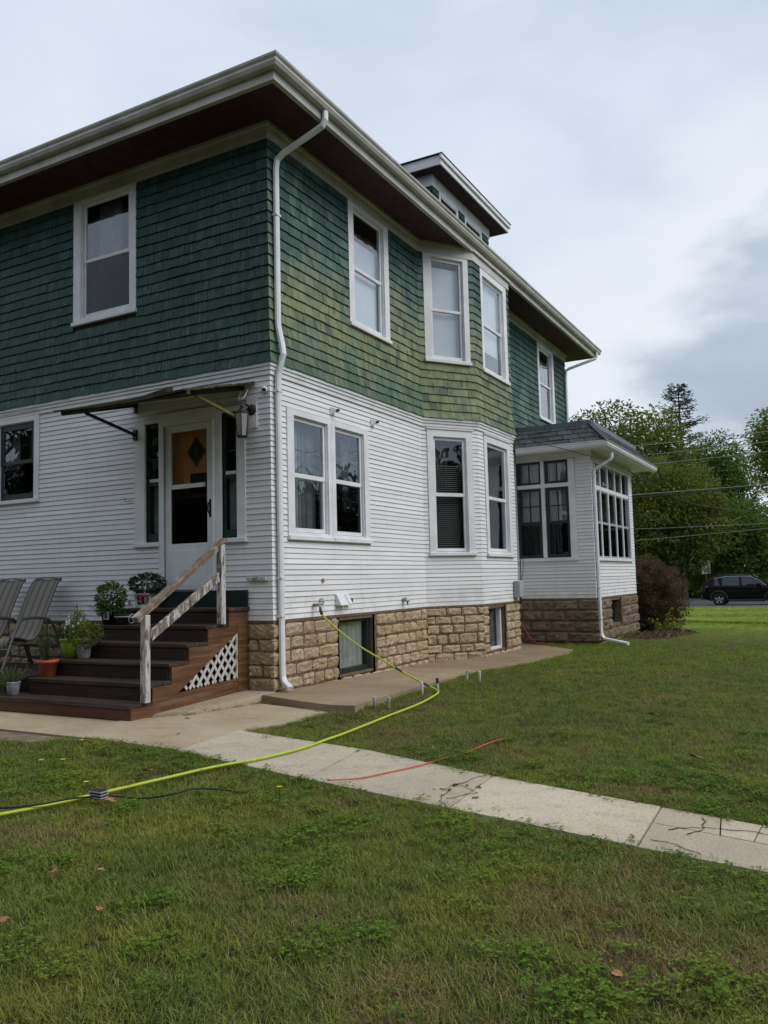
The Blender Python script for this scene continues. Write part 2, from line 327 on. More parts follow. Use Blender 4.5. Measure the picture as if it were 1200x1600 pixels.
# ------------------------------------------------------------------ mesh helpers
class MB:
    def __init__(s): s.v = []; s.f = []; s.mi = []; s.a = {}; s.cur = {}; s.m = 0
    def set(s, **k): s.cur.update(k)
    def add(s, vs_, fs, m=None, **k):
        b = len(s.v); s.v.extend([tuple(x) for x in vs_])
        for f in fs:
            s.f.append(tuple(b + i for i in f)); s.mi.append(s.m if m is None else m)
            kk = dict(s.cur); kk.update(k)
            for n_ in kk:
                if n_ not in s.a: s.a[n_] = [0.5] * (len(s.f) - 1)
            for n_ in s.a: s.a[n_].append(kk.get(n_, .5))
    def hexa(s, p, m=None, **k):   # 8 points: bottom 4, top 4
        s.add(p, [(3, 2, 1, 0), (4, 5, 6, 7), (0, 1, 5, 4), (1, 2, 6, 5), (2, 3, 7, 6), (3, 0, 4, 7)], m, **k)
    def box(s, x0, x1, y0, y1, z0, z1, m=None, **k):
        s.hexa([(x0, y0, z0), (x1, y0, z0), (x1, y1, z0), (x0, y1, z0), (x0, y0, z1), (x1, y0, z1), (x1, y1, z1), (x0, y1, z1)], m, **k)
    def beam(s, a, b, wx, wz, up=(0, 0, 1), m=None, **k):
        a = Vector(a); b = Vector(b); d = (b - a).normalized(); x = d.cross(Vector(up))
        x = x.normalized() if x.length > 1e-4 else Vector((1, 0, 0)); z = x.cross(d)
        x *= wx / 2; z *= wz / 2
        s.hexa([a - x - z, a + x - z, b + x - z, b - x - z, a - x + z, a + x + z, b + x + z, b - x + z], m, **k)
    def prism(s, poly, a, b, m=None, **k):     # poly list of (p in plane) given as function outputs: two rings
        n = len(a); s.add(list(a) + list(b), [tuple(range(n))[::-1], tuple(range(n, 2 * n))] + [(i, (i + 1) % n, n + (i + 1) % n, n + i) for i in range(n)], m, **k)
    def tube(s, pts, r, n=8, m=None, cap=True, **k):
        pts = [Vector(p) for p in pts]; rings = []; base = []
        up = Vector((0, 0, 1)); px = None
        for i, p in enumerate(pts):
            d = (pts[min(i + 1, len(pts) - 1)] - pts[max(i - 1, 0)]).normalized()
            if px is None: px = d.cross(up); px = px.normalized() if px.length > .05 else Vector((1, 0, 0))
            else: px = (px - d * px.dot(d)).normalized()
            py = d.cross(px); rr = r[i] if isinstance(r, (list, tuple)) else r
            base += [p + px * math.cos(2 * math.pi * j / n) * rr + py * math.sin(2 * math.pi * j / n) * rr for j in range(n)]
        fs = []
        for i in range(len(pts) - 1):
            for j in range(n): fs.append((i * n + j, i * n + (j + 1) % n, (i + 1) * n + (j + 1) % n, (i + 1) * n + j))
        if cap: fs += [tuple(range(n))[::-1], tuple(range((len(pts) - 1) * n, len(pts) * n))]
        s.add(base, fs, m, **k)
    def lathe(s, prof, c=(0, 0, 0), n=20, m=None, capb=True, capt=False, **k):
        vs_ = [(c[0] + r * math.cos(2 * math.pi * j / n), c[1] + r * math.sin(2 * math.pi * j / n), c[2] + z) for r, z in prof for j in range(n)]
        fs = [(i * n + j, i * n + (j + 1) % n, (i + 1) * n + (j + 1) % n, (i + 1) * n + j) for i in range(len(prof) - 1) for j in range(n)]
        if capb: fs.append(tuple(range(n))[::-1])
        if capt: fs.append(tuple(range((len(prof) - 1) * n, len(prof) * n)))
        s.add(vs_, fs, m, **k)
    def build(s, name, mats, parent=None, smooth=False, recalc=True, bevel=0, loc=None):
        me = bpy.data.meshes.new(name); me.from_pydata(s.v, [], s.f); 
        mats = mats if isinstance(mats, (list, tuple)) else [mats]
        for m_ in mats: me.materials.append(MATS[m_])
        if len(mats) > 1: me.polygons.foreach_set('material_index', s.mi)
        for n_, vals in s.a.items():
            at = me.attributes.new(n_, 'FLOAT', 'FACE'); at.data.foreach_set('value', vals)
        if recalc:
            bm = bmesh.new(); bm.from_mesh(me); bmesh.ops.recalc_face_normals(bm, faces=bm.faces); bm.to_mesh(me); bm.free()
        if smooth: me.polygons.foreach_set('use_smooth', [True] * len(me.polygons))
        me.update()
        o = bpy.data.objects.new(name, me); C.objects.link(o)
        if parent is not None: o.parent = parent
        if loc is not None: o.location = loc
        if bevel:
            bv = o.modifiers.new('bevel', 'BEVEL'); bv.width = bevel; bv.segments = 2; bv.limit_method = 'ANGLE'
        return o
def tag(o, label=None, cat=None, group=None, kind=None):
    if label: o['label'] = label
    if cat: o['category'] = cat
    if group: o['group'] = group
    if kind: o['kind'] = kind
    return o
def empty(name, loc=(0, 0, 0), label=None, cat=None, group=None, rz=0):
    o = bpy.data.objects.new(name, None); C.objects.link(o); o.location = loc; o.rotation_euler.z = rz; o.empty_display_size = .2
    return tag(o, label, cat, group)
def catmull(pts, n=6):
    pts = [Vector(p) for p in pts]; P_ = [pts[0]] + pts + [pts[-1]]; r = []
    for i in range(1, len(P_) - 2):
        for k in range(n):
            t = k / n; a, b, c, d = P_[i - 1], P_[i], P_[i + 1], P_[i + 2]
            r.append(.5 * ((2 * b) + (c - a) * t + (2 * a - 5 * b + 4 * c - d) * t * t + (3 * b - a - 3 * c + d) * t ** 3))
    r.append(pts[-1]); return r
def fbm(x, y, z=0, s=1.0): return noise.fractal(Vector((x * s, y * s, z * s)), 1.0, 2.0, 4)
def gz(x, y):
    z = .11
    if y > 10: z = .11 - .53 * min(1, (y - 10) / 26)
    if y > 52: z += (min(y, 80) - 52) / 28 * .55
    return z
def pxsize(c, size): return size / max(.5, (Vector(c) - CP).dot(CF))
def inview(c):
    v = Vector(c) - CP; d = v.dot(CF)
    if d < .3: return False
    return abs(v.dot(CR) / d) < .50 and abs(v.dot(CU) / d) < .66
def emit_pieces(pieces, name, mats, parent, keep, smooth=False):
    """pieces: (MB, centre, area). The largest in view become parts, the rest one part of kind stuff."""
    pieces.sort(key=lambda q: -((pxsize(q[1], 1) ** 2) * q[2] if inview(q[1]) else -1))
    big = [q for q in pieces[:keep] if inview(q[1])]; rest = pieces[len(big):]
    for mb_, c, a in big: mb_.build(name, mats, parent, smooth)
    if rest:
        J = MB()
        for mb_, c, a in rest:
            b = len(J.v); J.v += mb_.v
            for i, f in enumerate(mb_.f):
                J.f.append(tuple(b + q for q in f)); J.mi.append(mb_.mi[i])
            for n_ in mb_.a: J.a.setdefault(n_, []).extend(mb_.a[n_])
        o = J.build(name, mats, parent, smooth); o['kind'] = 'stuff'
# ------------------------------------------------------------------ ground, road, pavements
def ground_sheet():
    xs = [-400, -120, -60, -30] + [-20 + 2.0 * i for i in range(31)] + [50, 70, 120, 400]
    ys = [-400, -60, -20] + [-12 + 1.0 * i for i in range(95)] + [90, 120, 400]
    b = MB(); b.v = [(x, y, gz(x, y) + (.03 * fbm(x, y, 0, .25) if 8 < y < 36 else 0) - (.02 if y < 8 else 0)) for y in ys for x in xs]
    n = len(xs)
    for j in range(len(ys) - 1):
        for i in range(n - 1):
            b.f.append((j * n + i, j * n + i + 1, (j + 1) * n + i + 1, (j + 1) * n + i)); b.mi.append(0)
    o = b.build('ground', 'ground', smooth=True, recalc=False); tag(o, 'lawn ground of the yard running to the street', None, None, 'structure')
ground_sheet()
b = MB(); b.v = [(x, y, gz(0, y) + .012) for y in (39.0, 42, 45, 48, 51) for x in (-150, 150)]
b.f = [(2 * j, 2 * j + 1, 2 * j + 3, 2 * j + 2) for j in range(4)]; b.mi = [0] * 4
tag(b.build('road', 'road', recalc=False), 'grey asphalt street behind the yard', None, None, 'structure')
for y in (38.85, 51.15):
    b = MB(); b.box(-150, 150, y - .08, y + .08, -.6, gz(0, y) + .07); tag(b.build('kerb', 'kerb'), 'concrete kerb along the street', None, None, 'structure')
def slab(bm_, poly, z0, z1, cut=.0, tint=.5):
    a = [(x, y, z0) for x, y in poly]; t = [(x, y, z1 if not callable(z1) else z1(x, y)) for x, y in poly]
    bm_.prism(None, a, t, tint=tint)
def slabs(parent, name, polys, mat, top, gap=.006):
    for poly in polys:
        cx = sum(p[0] for p in poly) / len(poly); cy = sum(p[1] for p in poly) / len(poly)
        q = []
        for x, y in poly:
            d = Vector((cx - x, cy - y)).normalized() * gap; q.append((x + d.x, y + d.y))
        mb_ = MB(); slab(mb_, q, -.05, top, tint=rnd.random()); mb_.build(name, mat, parent)
walk = MB(); slab(walk, [(-.2, -2.6), (1.0, -1.95), (5.45, -3.15), (9.0, -4.0), (9.0, -4.7), (5.5, -3.8), (1.1, -2.8)], -.06, .095); walk_o = walk.build('walkway', 'soil')
tag(walk_o, 'pale concrete walkway crossing the lawn from the steps', None, None, 'structure')
def lerp(a, b, t): return (a[0] + (b[0] - a[0]) * t, a[1] + (b[1] - a[1]) * t)
# walkway slabs from the joints seen in the photograph (upper edge, lower edge)
UP = [(1.00, -1.90), (2.48, -2.22), (3.74, -2.63), (4.89, -2.97)]
LO = [(1.08, -2.80), (2.63, -3.22), (3.79, -3.46), (4.91, -3.73)]
W = lambda x, y: .122 + .004 * math.sin(x * 3.1)
big = []
for i in range(2): big.append([UP[i], UP[i + 1], LO[i + 1], LO[i]])
# third slab: a corner broken off along a crack
big.append([UP[2], UP[3], LO[3], LO[2]])
slabs(walk_o, 'slab', big, 'concrete', W)
# fourth slab is cracked into pieces
a, bq, c_, d_ = UP[3], (5.75, -3.20), (5.80, -3.90), LO[3]
m1 = lerp(a, d_, .42); m2 = lerp(bq, c_, .45); p1 = lerp(a, bq, .38); p2 = lerp(m1, m2, .40)
slabs(walk_o, 'slab', [[a, p1, p2, m1], [p1, lerp(a, bq, .62), lerp(m1, m2, .58), p2], [lerp(a, bq, .62), bq, m2, lerp(m1, m2, .58)], [m1, p2, lerp(m1, m2, .58), m2, c_, d_]], 'concrete', lambda x, y: .120)
slabs(walk_o, 'slab', [[bq, (8.5, -3.9), (8.5, -4.65), c_]], 'concrete', W)
# slab pieces in front of the steps
stepw = MB(); slab(stepw, [(-6.5, -1.6), (-.3, .0), (.2, -.4), (1.2, -.8), (1.0, -1.9), (1.05, -2.75), (-6.5, -2.75)], -.06, .085); sw = stepw.build('path', 'soil'); tag(sw, 'worn concrete path at the foot of the wooden steps', None, None, 'structure')
slabs(sw, 'slab', [[(-2.4, -1.5), (-.52, -1.88), (-.13, -2.66), (-2.4, -2.62)], [(-6.3, -.9), (-2.4, -1.5), (-2.4, -2.62), (-6.3, -2.6)]], 'concrete_worn', lambda x, y: .112)
slabs(sw, 'slab', [[(-.52, -1.88), (-.13, -1.40), (1.00, -1.90), (1.06, -2.77), (-.13, -2.66)]], 'concrete_worn', lambda x, y: .118)
slabs(sw, 'slab', [[(-.13, -1.40), (.12, -.42), (1.16, -.62), (1.22, -1.20), (1.00, -1.90)]], 'concrete_worn', lambda x, y: .108)
kb = MB(); kb.hexa([(-.40, -1.62, .05), (-.10, -1.30, .05), (.08, -.06, .05), (-.36, -.06, .05), (-.40, -1.60, .135), (-.14, -1.28, .14), (.05, -.06, .19), (-.36, -.06, .19)]); kb.build('footing', 'concrete_worn', sw)
apt = lambda x, y: max(.118, .180 - .016 * max(0, y + .4))
ap = MB(); slab(ap, [(.0, -.25), (1.2, -.6), (1.45, -.55), (1.38, .5), (1.3, 1.9), (1.35, 3.4), (1.65, 4.3), (1.75, 5.9), (1.6, 6.9), (.3, 7.95), (0, 7.95)], -.06, .075); apo = ap.build('apron', 'soil'); tag(apo, 'tan concrete strip along the stone foundation', None, None, 'structure')
slabs(apo, 'slab', [[(.03, -.27), (.75, -.54), (1.19, -.66), (1.46, -.61), (1.38, .5), (1.33, 1.2), (.02, 1.2)], [(.02, 1.2), (1.33, 1.2), (1.29, 2.4), (1.28, 3.3), (.02, 3.3)], [(.02, 3.3), (1.28, 3.3), (1.62, 4.3), (1.70, 5.2), (.2, 5.2)], [(.2, 5.2), (1.70, 5.2), (1.76, 6.0), (1.62, 6.8), (.9, 7.5), (.2, 7.94)]], 'concrete_tan', apt, .004)
# hairline cracks filled with dirt
def crack(a, c, depth=4, amp=.16):
    p = [Vector((*a, .1243)), Vector((*c, .1243))]
    for _ in range(depth):
        q = [p[0]]
        for u, v in zip(p, p[1:]):
            d = v - u; q += [(u + v) / 2 + Vector((-d.y, d.x, 0)) * rnd.uniform(-amp, amp), v]
        p = q
    b = MB()
    for u, v in zip(p, p[1:]):
        b.beam(u, v + (v - u) * .1, .0018 + .0045 * rnd.random() ** 2, .0020)
    b.build('crack', 'soil', walk_o)
for a, c in (((2.40, -2.24), (2.62, -3.2)), ((2.62, -2.35), (2.50, -2.75)), ((3.70, -2.66), (3.76, -3.44)), ((3.60, -2.95), (3.82, -3.10)), ((3.82, -3.10), (3.70, -3.30)), ((5.0, -3.4), (5.5, -3.3)), ((5.12, -3.1), (5.10, -3.45)), ((4.95, -3.60), (5.2, -3.72))): crack(a, c)
b = MB()
for _ in range(12):
    x, y = 3.70 + rnd.gauss(0, .07), -3.05 + rnd.gauss(0, .10); u = rnd.uniform(0, 3); w_ = rnd.uniform(.006, .022); b.beam((x, y, .126), (x + math.cos(u) * w_ * 2, y + math.sin(u) * w_ * 2, .128), w_ * .6, .003)
b.build('soil_patch', 'soil', walk_o)
mb = MB(); nn = 26
ring = [(2.30 + .70 * math.cos(2 * math.pi * i / nn) * (1 + .12 * math.sin(i * 2.3)), 11.2 + 2.0 * math.sin(2 * math.pi * i / nn) * (1 + .1 * math.sin(i * 1.7))) for i in range(nn)]
mb.add([(2.30, 11.2, .16)] + [(x, y, gz(x, y) + .005) for x, y in ring], [(0, i + 1, (i + 1) % nn + 1) for i in range(nn)])
tag(mb.build('mulch_bed', 'mulch', recalc=False), 'dark mulch bed around the shrub at the porch corner', None, None, 'structure')
mb = MB(); slab(mb, [(-6.2, -3.3), (-1.2, -3.22), (-.5, -2.98), (-.22, -2.70), (-6.2, -2.66)], .0, .104); tag(mb.build('bare_soil', 'dirt'), 'patch of bare brown soil beside the path at the left edge', None, None, 'structure')
# ------------------------------------------------------------------ house
class Wall:
    def __init__(s, o, e, n, k0=0.0, k1=0.0):
        s.o = Vector((*o, 0)); d = Vector((e[0] - o[0], e[1] - o[1], 0)); s.L = d.length; s.u = d.normalized(); s.n = Vector((*n, 0)).normalized(); s.k0 = k0; s.k1 = k1
    def P(s, a, z, q=0.0): return s.o + s.u * a + s.n * q + Vector((0, 0, z))
    def box(s, mb, s0, s1, z0, z1, q0, q1, m=None, mit0=False, mit1=False, **k):
        a = lambda q: s0 - (s.k0 * q if mit0 else 0); b_ = lambda q: s1 + (s.k1 * q if mit1 else 0)
        mb.hexa([s.P(a(q0), z0, q0), s.P(b_(q0), z0, q0), s.P(b_(q1), z0, q1), s.P(a(q1), z0, q1), s.P(a(q0), z1, q0), s.P(b_(q0), z1, q0), s.P(b_(q1), z1, q1), s.P(a(q1), z1, q1)], m, **k)
T1 = math.tan(math.atan2(.62, .90) / 2)
bd = math.hypot(.62, .90)
A = Wall((0, 0), (-9, 0), (0, -1), 1, 0)
B = Wall((0, 0), (0, 4.12), (1, 0), 1, -T1)
F1 = Wall((0, 4.12), (.62, 5.02), (.90, -.62), -T1, T1)
F2 = Wall((.62, 5.02), (.62, 6.77), (1, 0), T1, T1)
F3 = Wall((.62, 6.77), (0, 7.67), (.90, .62), T1, -T1)
B2 = Wall((0, 7.67), (0, 12.65), (1, 0), -T1, 1)
P1 = Wall((0, 8.0), (1.75, 8.0), (0, -1), 0, 1)
P2 = Wall((1.75, 8.0), (1.75, 11.6), (1, 0), 1, 1)
P3 = Wall((1.75, 11.6), (0, 11.6), (0, 1), 1, 0)
K1 = Wall((0, 12.65), (-9, 12.65), (0, 1), 0, 0)
K2 = Wall((-9, 12.65), (-9, 0), (-1, 0), 0, 0)
house = empty('house', (0, 0, 0), 'two storey house with green shingles above white clapboards, hip roof and small porch', 'house')
def rects(L, z0, z1, holes, step=None):
    """rectangles of a wall left over around its holes (s0,s1,z0,z1)"""
    zs = sorted({z0, z1, *[h[2] for h in holes if z0 < h[2] < z1], *[h[3] for h in holes if z0 < h[3] < z1]}); r = []
    for a, b_ in zip(zs, zs[1:]):
        zm = (a + b_) / 2; cur = 0.0
        for h in sorted(h for h in holes if h[2] < zm < h[3]):
            if h[0] > cur: r.append((cur, h[0], a, b_))
            cur = max(cur, h[1])
        if cur < L: r.append((cur, L, a, b_))
    return r
HOLES = {}   # wall -> glass openings, CASING -> outer casing rectangles
CASING = {}
def opening(wl, hole, casing): HOLES.setdefault(wl, []).append(hole); CASING.setdefault(wl, []).append(casing)
def face_wall(wl, z0, z1, name, mat, parent):
    mb_ = MB()
    for r in rects(wl.L, z0, z1, HOLES.get(wl, [])):
        for za, zb in ((r[2], min(r[3], 4.08)), (max(r[2], 4.08), r[3])):
            if zb > za: mb_.add([wl.P(r[0], za), wl.P(r[1], za), wl.P(r[1], zb), wl.P(r[0], zb)], [(0, 1, 2, 3)], 0 if zb < 4.09 else 1)
    return mb_.build(name, [mat, 'interior'], parent, recalc=False)
# ---- windows
def curtain(wl, parent, s0, s1, z0, z1, q, mat, waves=7, amp=.018):
    mb_ = MB(); n = max(8, int((s1 - s0) * 70)); vs_ = []
    for i in range(n + 1):
        s_ = s0 + (s1 - s0) * i / n; a = amp * math.sin(i / n * waves * 2 * math.pi + rnd.random() * .3) + amp * .5 * math.sin(i / n * waves * 3.7)
        vs_ += [wl.P(s_, z0, q + a), wl.P(s_, z1, q + a * .6)]
    mb_.add(vs_, [(2 * i, 2 * i + 2, 2 * i + 3, 2 * i + 1) for i in range(n)]); return mb_.build('curtain', mat, parent, smooth=True, recalc=False)
def frame(mb_, wl, s0, s1, z0, z1, t, q0, q1, tb=None, tt=None):
    tb = tb or t; tt = tt or t
    wl.box(mb_, s0, s0 + t, z0, z1, q0, q1); wl.box(mb_, s1 - t, s1, z0, z1, q0, q1)
    wl.box(mb_, s0 + t, s1 - t, z0, z0 + tb, q0, q1); wl.box(mb_, s0 + t, s1 - t, z1 - tt, z1, q0, q1)
def pane(wl, par, s0, s1, z0, z1, q, mat='pane_glass'):
    mb_ = MB(); wl.box(mb_, s0, s1, z0, z1, q - .002, q + .002); return mb_.build('pane', mat, par)
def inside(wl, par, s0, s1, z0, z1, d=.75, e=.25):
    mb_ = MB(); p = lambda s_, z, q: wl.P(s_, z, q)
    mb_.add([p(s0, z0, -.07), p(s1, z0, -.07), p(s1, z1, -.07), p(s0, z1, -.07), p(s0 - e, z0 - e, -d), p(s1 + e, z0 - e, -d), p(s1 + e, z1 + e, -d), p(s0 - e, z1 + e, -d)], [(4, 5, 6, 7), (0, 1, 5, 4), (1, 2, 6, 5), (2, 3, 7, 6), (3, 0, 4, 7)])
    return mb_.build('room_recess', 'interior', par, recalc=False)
def hung_window(wl, cas, gl, meet, rail=.045, sash='white_trim', sill=.055, curtains=(), blinds=None, muntin=None, head=None, sashw=.05, screen=False, apron_top=True, shade=None):
    """cas = outer casing (s0,s1,z0,z1), gl = whole glazed area, meet = height of the meeting rail."""
    s0, s1, z0, z1 = cas; g0, g1, h0, h1 = gl; t = sashw
    hole = (g0 - t - .004, g1 + t + .004, h0 - t - .02, h1 + t + .004)
    opening(wl, hole, cas)
    wdw = MB()
    # casing boards round the hole and the jamb lining them
    zt = z1; wl.box(wdw, s0, hole[0], z0 + sill, zt, 0, .026); wl.box(wdw, hole[1], s1, z0 + sill, zt, 0, .026)
    wl.box(wdw, hole[0], hole[1], hole[3], zt, 0, .026)
    if hole[2] - (z0 + sill) > .005: wl.box(wdw, hole[0], hole[1], z0 + sill, hole[2], 0, .024)
    W_ = wdw.build('window', 'white_trim', house)
    sl = MB(); wl.box(sl, s0 - .015, s1 + .015, z0, z0 + sill, 0, .055); sl.build('sill', 'white_trim', W_, bevel=.006)
    if head:
        hd = MB(); wl.box(hd, s0 - .02, s1 + .02, z1, z1 + head, 0, .045); hd.build('cap', 'white_trim', W_, bevel=.006)
    jb = MB(); frame(jb, wl, hole[0], hole[1], hole[2], hole[3], .012, -.09, .0); jb.build('jamb', 'white_trim', W_)
    up = MB(); frame(up, wl, g0 - t + .012, g1 + t - .012, meet, h1 + t - .012, t - .012, -.045, -.02, tb=rail); u_ = up.build('sash', sash, W_)
    lo = MB(); frame(lo, wl, g0 - t + .012, g1 + t - .012, h0 - t + .0, meet - .001, t - .012, -.062, -.030, tb=t, tt=.006); l_ = lo.build('sash', sash, W_)
    if muntin:
        mu = MB(); nx, nz, mc, which = muntin
        for i in range(1, nx): s_ = g0 + (g1 - g0) * i / nx; wl.box(mu, s_ - .009, s_ + .009, meet + rail, h1, -.075, -.056)
        for j in range(1, nz): z_ = meet + (h1 - meet) * j / nz; wl.box(mu, g0, g1, z_ - .009, z_ + .009, -.078, -.058)
        mu.build('muntin', mc, W_)
    pane(wl, W_, g0, g1, meet + rail, h1, -.034); pane(wl, W_, g0, g1, h0, meet - .008, -.048)
    if screen: pane(wl, W_, g0, g1, h0, meet - .008, -.026, 'screen')
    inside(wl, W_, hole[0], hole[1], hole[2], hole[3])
    for c in curtains: curtain(wl, W_, c[0], c[1], c[2], c[3], -.16 - .02 * rnd.random(), c[4], c[5] if len(c) > 5 else 6)
    if shade:
        mb_ = MB(); wl.box(mb_, g0 - .03, g1 + .03, shade[0], shade[1], -.12, -.115); mb_.build('roller_shade', shade[2], W_)
    if blinds:
        mb_ = MB(); n = int((blinds[1] - blinds[0]) / .034)
        for i in range(n):
            z_ = blinds[0] + .034 * i
            mb_.add([wl.P(g0 - .02, z_, -.115), wl.P(g1 + .02, z_, -.115), wl.P(g1 + .02, z_ + .018, -.135), wl.P(g0 - .02, z_ + .018, -.135)], [(0, 1, 2, 3)])
        mb_.build('blind', 'blind', W_, recalc=False)
    return W_
TOP = 6.90; SHZ = 4.09; WB = 1.0; CLT = 3.94
# facade with the door: upstairs and ground floor windows
hung_window(A, (2.17, 3.375, 5.10, TOP), (2.35, 3.17, 5.265, 6.81), 5.995, sashw=.055, screen=True, curtains=[(2.62, 3.05, 5.9, 6.85, 'curtain_grey', 4), (2.33, 3.19, 5.2, 6.0, 'curtain_brown', 6)])
hung_window(A, (4.07, 5.07, 2.68, 3.985), (4.26, 4.88, 2.83, 3.78), 3.27, sash='dark_green_paint', sashw=.085, rail=.05, head=.03, curtains=[(4.72, 4.9, 2.8, 3.8, 'curtain_grey', 3), (4.3, 4.5, 2.8, 3.75, 'curtain_brown', 3)], screen=True)
# side wall
hung_window(B, (1.89, 3.09, 5.05, TOP), (2.09, 2.89, 5.19, 6.79), 5.945, shade=(5.2, 6.45, 'shade_white'))
hung_window(B2, (10.385 - 7.67, 11.63 - 7.67, 5.07, TOP), (10.57 - 7.67, 11.42 - 7.67, 5.2, 6.77), 5.955, sashw=.055, curtains=[(10.5 - 7.67, 10.95 - 7.67, 5.2, 5.9, 'leaf_lime', 3)])
# double window of the side wall: two sashes in one casing
hung_window(B, (.315, 1.325, 1.965, 3.60), (.51, 1.185, 2.122, 3.472), 2.755, rail=.055, curtains=[(.5, 1.2, 2.1, 3.47, 'curtain_grey', 7), (.5, .85, 2.1, 3.47, 'curtain_white', 4)], muntin=(1, 2, 'green_trim', 0))
hung_window(B, (1.330, 2.33, 1.965, 3.60), (1.475, 2.142, 2.118, 3.47), 2.765, rail=.055, screen=True, curtains=[(1.5, 1.75, 2.75, 3.4, 'curtain_grey', 3), (1.9, 2.1, 2.4, 3.45, 'curtain_grey', 3)], muntin=(3, 2, 'green_trim', 0))
# bay windows
hung_window(F1, (.115, 1.0, 5.035, TOP), (.305, .845, 5.172, 6.797), 5.93, shade=(5.1, 6.72, 'shade_white'))
hung_window(F2, (.33, 1.62, 5.02, TOP), (.485, 1.405, 5.155, 6.73), 5.91, shade=(5.5, 6.74, 'shade_white'))
hung_window(F1, (.10, .975, 1.815, 3.905), (.268, .80, 1.937, 3.733), 2.80, rail=.055, blinds=(1.95, 3.35), curtains=[(.35, .6, 2.8, 3.72, 'curtain_brown', 3)], head=.022)
hung_window(F2, (.25, 1.53, 1.80, 3.905), (.43, 1.325, 1.945, 3.73), 2.80, rail=.055, curtains=[(.4, .6, 1.9, 3.7, 'curtain_grey', 3)], blinds=(2.9, 3.72), head=.022)
# porch: sashes with small panes
def porch_sash(wl, s0, s1, z0, z1, nx, nz, par, fr=.055, col='dark_green_paint', mid=None, q=-.03, scr=False):
    mb_ = MB(); frame(mb_, wl, s0, s1, z0, z1, fr, q - .035, q + .02)
    g0, g1, h0, h1 = s0 + fr, s1 - fr, z0 + fr, z1 - fr
    if mid: wl.box(mb_, g0, g1, mid - .028, mid + .028, q - .03, q + .017)
    for i in range(1, nx): s_ = g0 + (g1 - g0) * i / nx; wl.box(mb_, s_ - .010, s_ + .010, h0, h1, q - .022, q + .008)
    for (a, c) in ([(h0, mid - .028), (mid + .028, h1)] if mid else [(h0, h1)]):
        for j in range(1, nz): z_ = a + (c - a) * j / nz; wl.box(mb_, g0, g1, z_ - .010, z_ + .010, q - .02, q + .006)
    o_ = mb_.build('sash', col, par); pane(wl, par, g0, g1, h0, h1, q - .012)
    if scr: pane(wl, par, g0, g1, h0, mid, q + .012, 'screen')
pw = MB(); Z0, ZS, ZT = 1.735, 3.225, 3.735
opening(P1, (.24, 1.31, 1.80, ZT), (.10, 1.44, Z0, 3.76))
for a, b_ in ((.10, .24), (1.31, 1.44)): P1.box(pw, a, b_, Z0 + .05, 3.745, 0, .03)
P1.box(pw, .752, .825, 1.80, 3.745, -.05, .028); P1.box(pw, .24, .752, ZS - .03, ZS + .045, -.05, .026); P1.box(pw, .825, 1.31, ZS - .03, ZS + .045, -.05, .026)
P1.box(pw, .08, 1.46, Z0, Z0 + .05, 0, .055)
PW = pw.build('window', 'white_trim', house)
for a, c in ((.245, .748), (.829, 1.305)):
    porch_sash(P1, a, c, 1.805, ZS - .034, 2, 2, PW, .055, mid=2.50, scr=True); porch_sash(P1, a, c, ZS + .05, ZT - .005, 2, 1, PW, .045)
    curtain(P1, PW, a + .06, c - .06, 2.45, 3.72, -.16, 'curtain_white', 5, .012); curtain(P1, PW, a + .06, c - .06, 1.85, 2.45, -.17, 'curtain_brown', 5, .012)
inside(P1, PW, .24, 1.31, 1.8, ZT, .33, .04)
opening(P2, (.24, 3.18, 1.785, 3.655), (.20, 3.25, 1.72, 3.75))
pw = MB(); mu = [.70, 1.335, 1.975, 2.585]
for s_ in mu: P2.box(pw, s_ - .030, s_ + .030, 1.785, 3.655, -.05, .008)
ed = [.24] + mu + [3.18]
for i in range(5): P2.box(pw, ed[i] + (.033 if i else 0), ed[i + 1] - (.033 if i < 4 else 0), 3.13, 3.21, -.05, .010)
P2.box(pw, .20, .24, 1.78, 3.69, 0, .03); P2.box(pw, 3.18, 3.25, 1.78, 3.69, 0, .03); P2.box(pw, .24, 3.18, 3.655, 3.69, 0, .03); P2.box(pw, .17, 3.30, 1.72, 1.78, 0, .055)
PW2 = pw.build('window', 'white_trim', house)
for i in range(5):
    a, c = ed[i] + (.034 if i else .002), ed[i + 1] - (.034 if i < 4 else .002)
    mb_ = MB(); frame(mb_, P2, a, c, 1.79, 3.125, .022, -.03, -.004); P2.box(mb_, a, c, 2.455, 2.50, -.032, -.002); mb_.build('sash', 'grey_plastic', PW2)
    pane(P2, PW2, a + .022, c - .022, 1.815, 3.10, -.016); pane(P2, PW2, a, c, 3.215, 3.65, -.010); pane(P2, PW2, a + .022, c - .022, 1.815, 2.455, -.009, 'screen')
    curtain(P2, PW2, a, c, 3.2, 3.7, -.14, 'curtain_grey', 5, .01)
inside(P2, PW2, .24, 3.18, 1.785, 3.655, .33, .04)
# ---- entry door with sidelights
opening(A, (.94 - .075, 1.634 + .055, 1.375, 3.49), (.365, 2.185, 1.96, 3.62))
opening(A, (.497, .742, 2.005, 3.56), (.365, .76, 1.94, 3.64)); opening(A, (1.762, 2.008, 2.005, 3.555), (1.76, 2.185, 1.95, 3.62))
CASING[A].append((.755, 1.775, 1.17, 3.66)); CASING[A].append((.35, 1.76, 1.0, 1.365))
dj = MB()
for a, c in ((.755, .865), (1.689, 1.760)): A.box(dj, a, c, 1.37, 3.66, 0, .035)
A.box(dj, .865, 1.689, 3.49, 3.66, 0, .036); A.box(dj, .842, .874, 1.37, 3.5, .036, .05); A.box(dj, 1.675, 1.70, 1.37, 3.5, .036, .05)
A.box(dj, .365, .495, 2.0, 3.62, 0, .03); A.box(dj, .742, .753, 2.0, 3.62, 0, .03); A.box(dj, .495, .742, 3.562, 3.62, 0, .03)
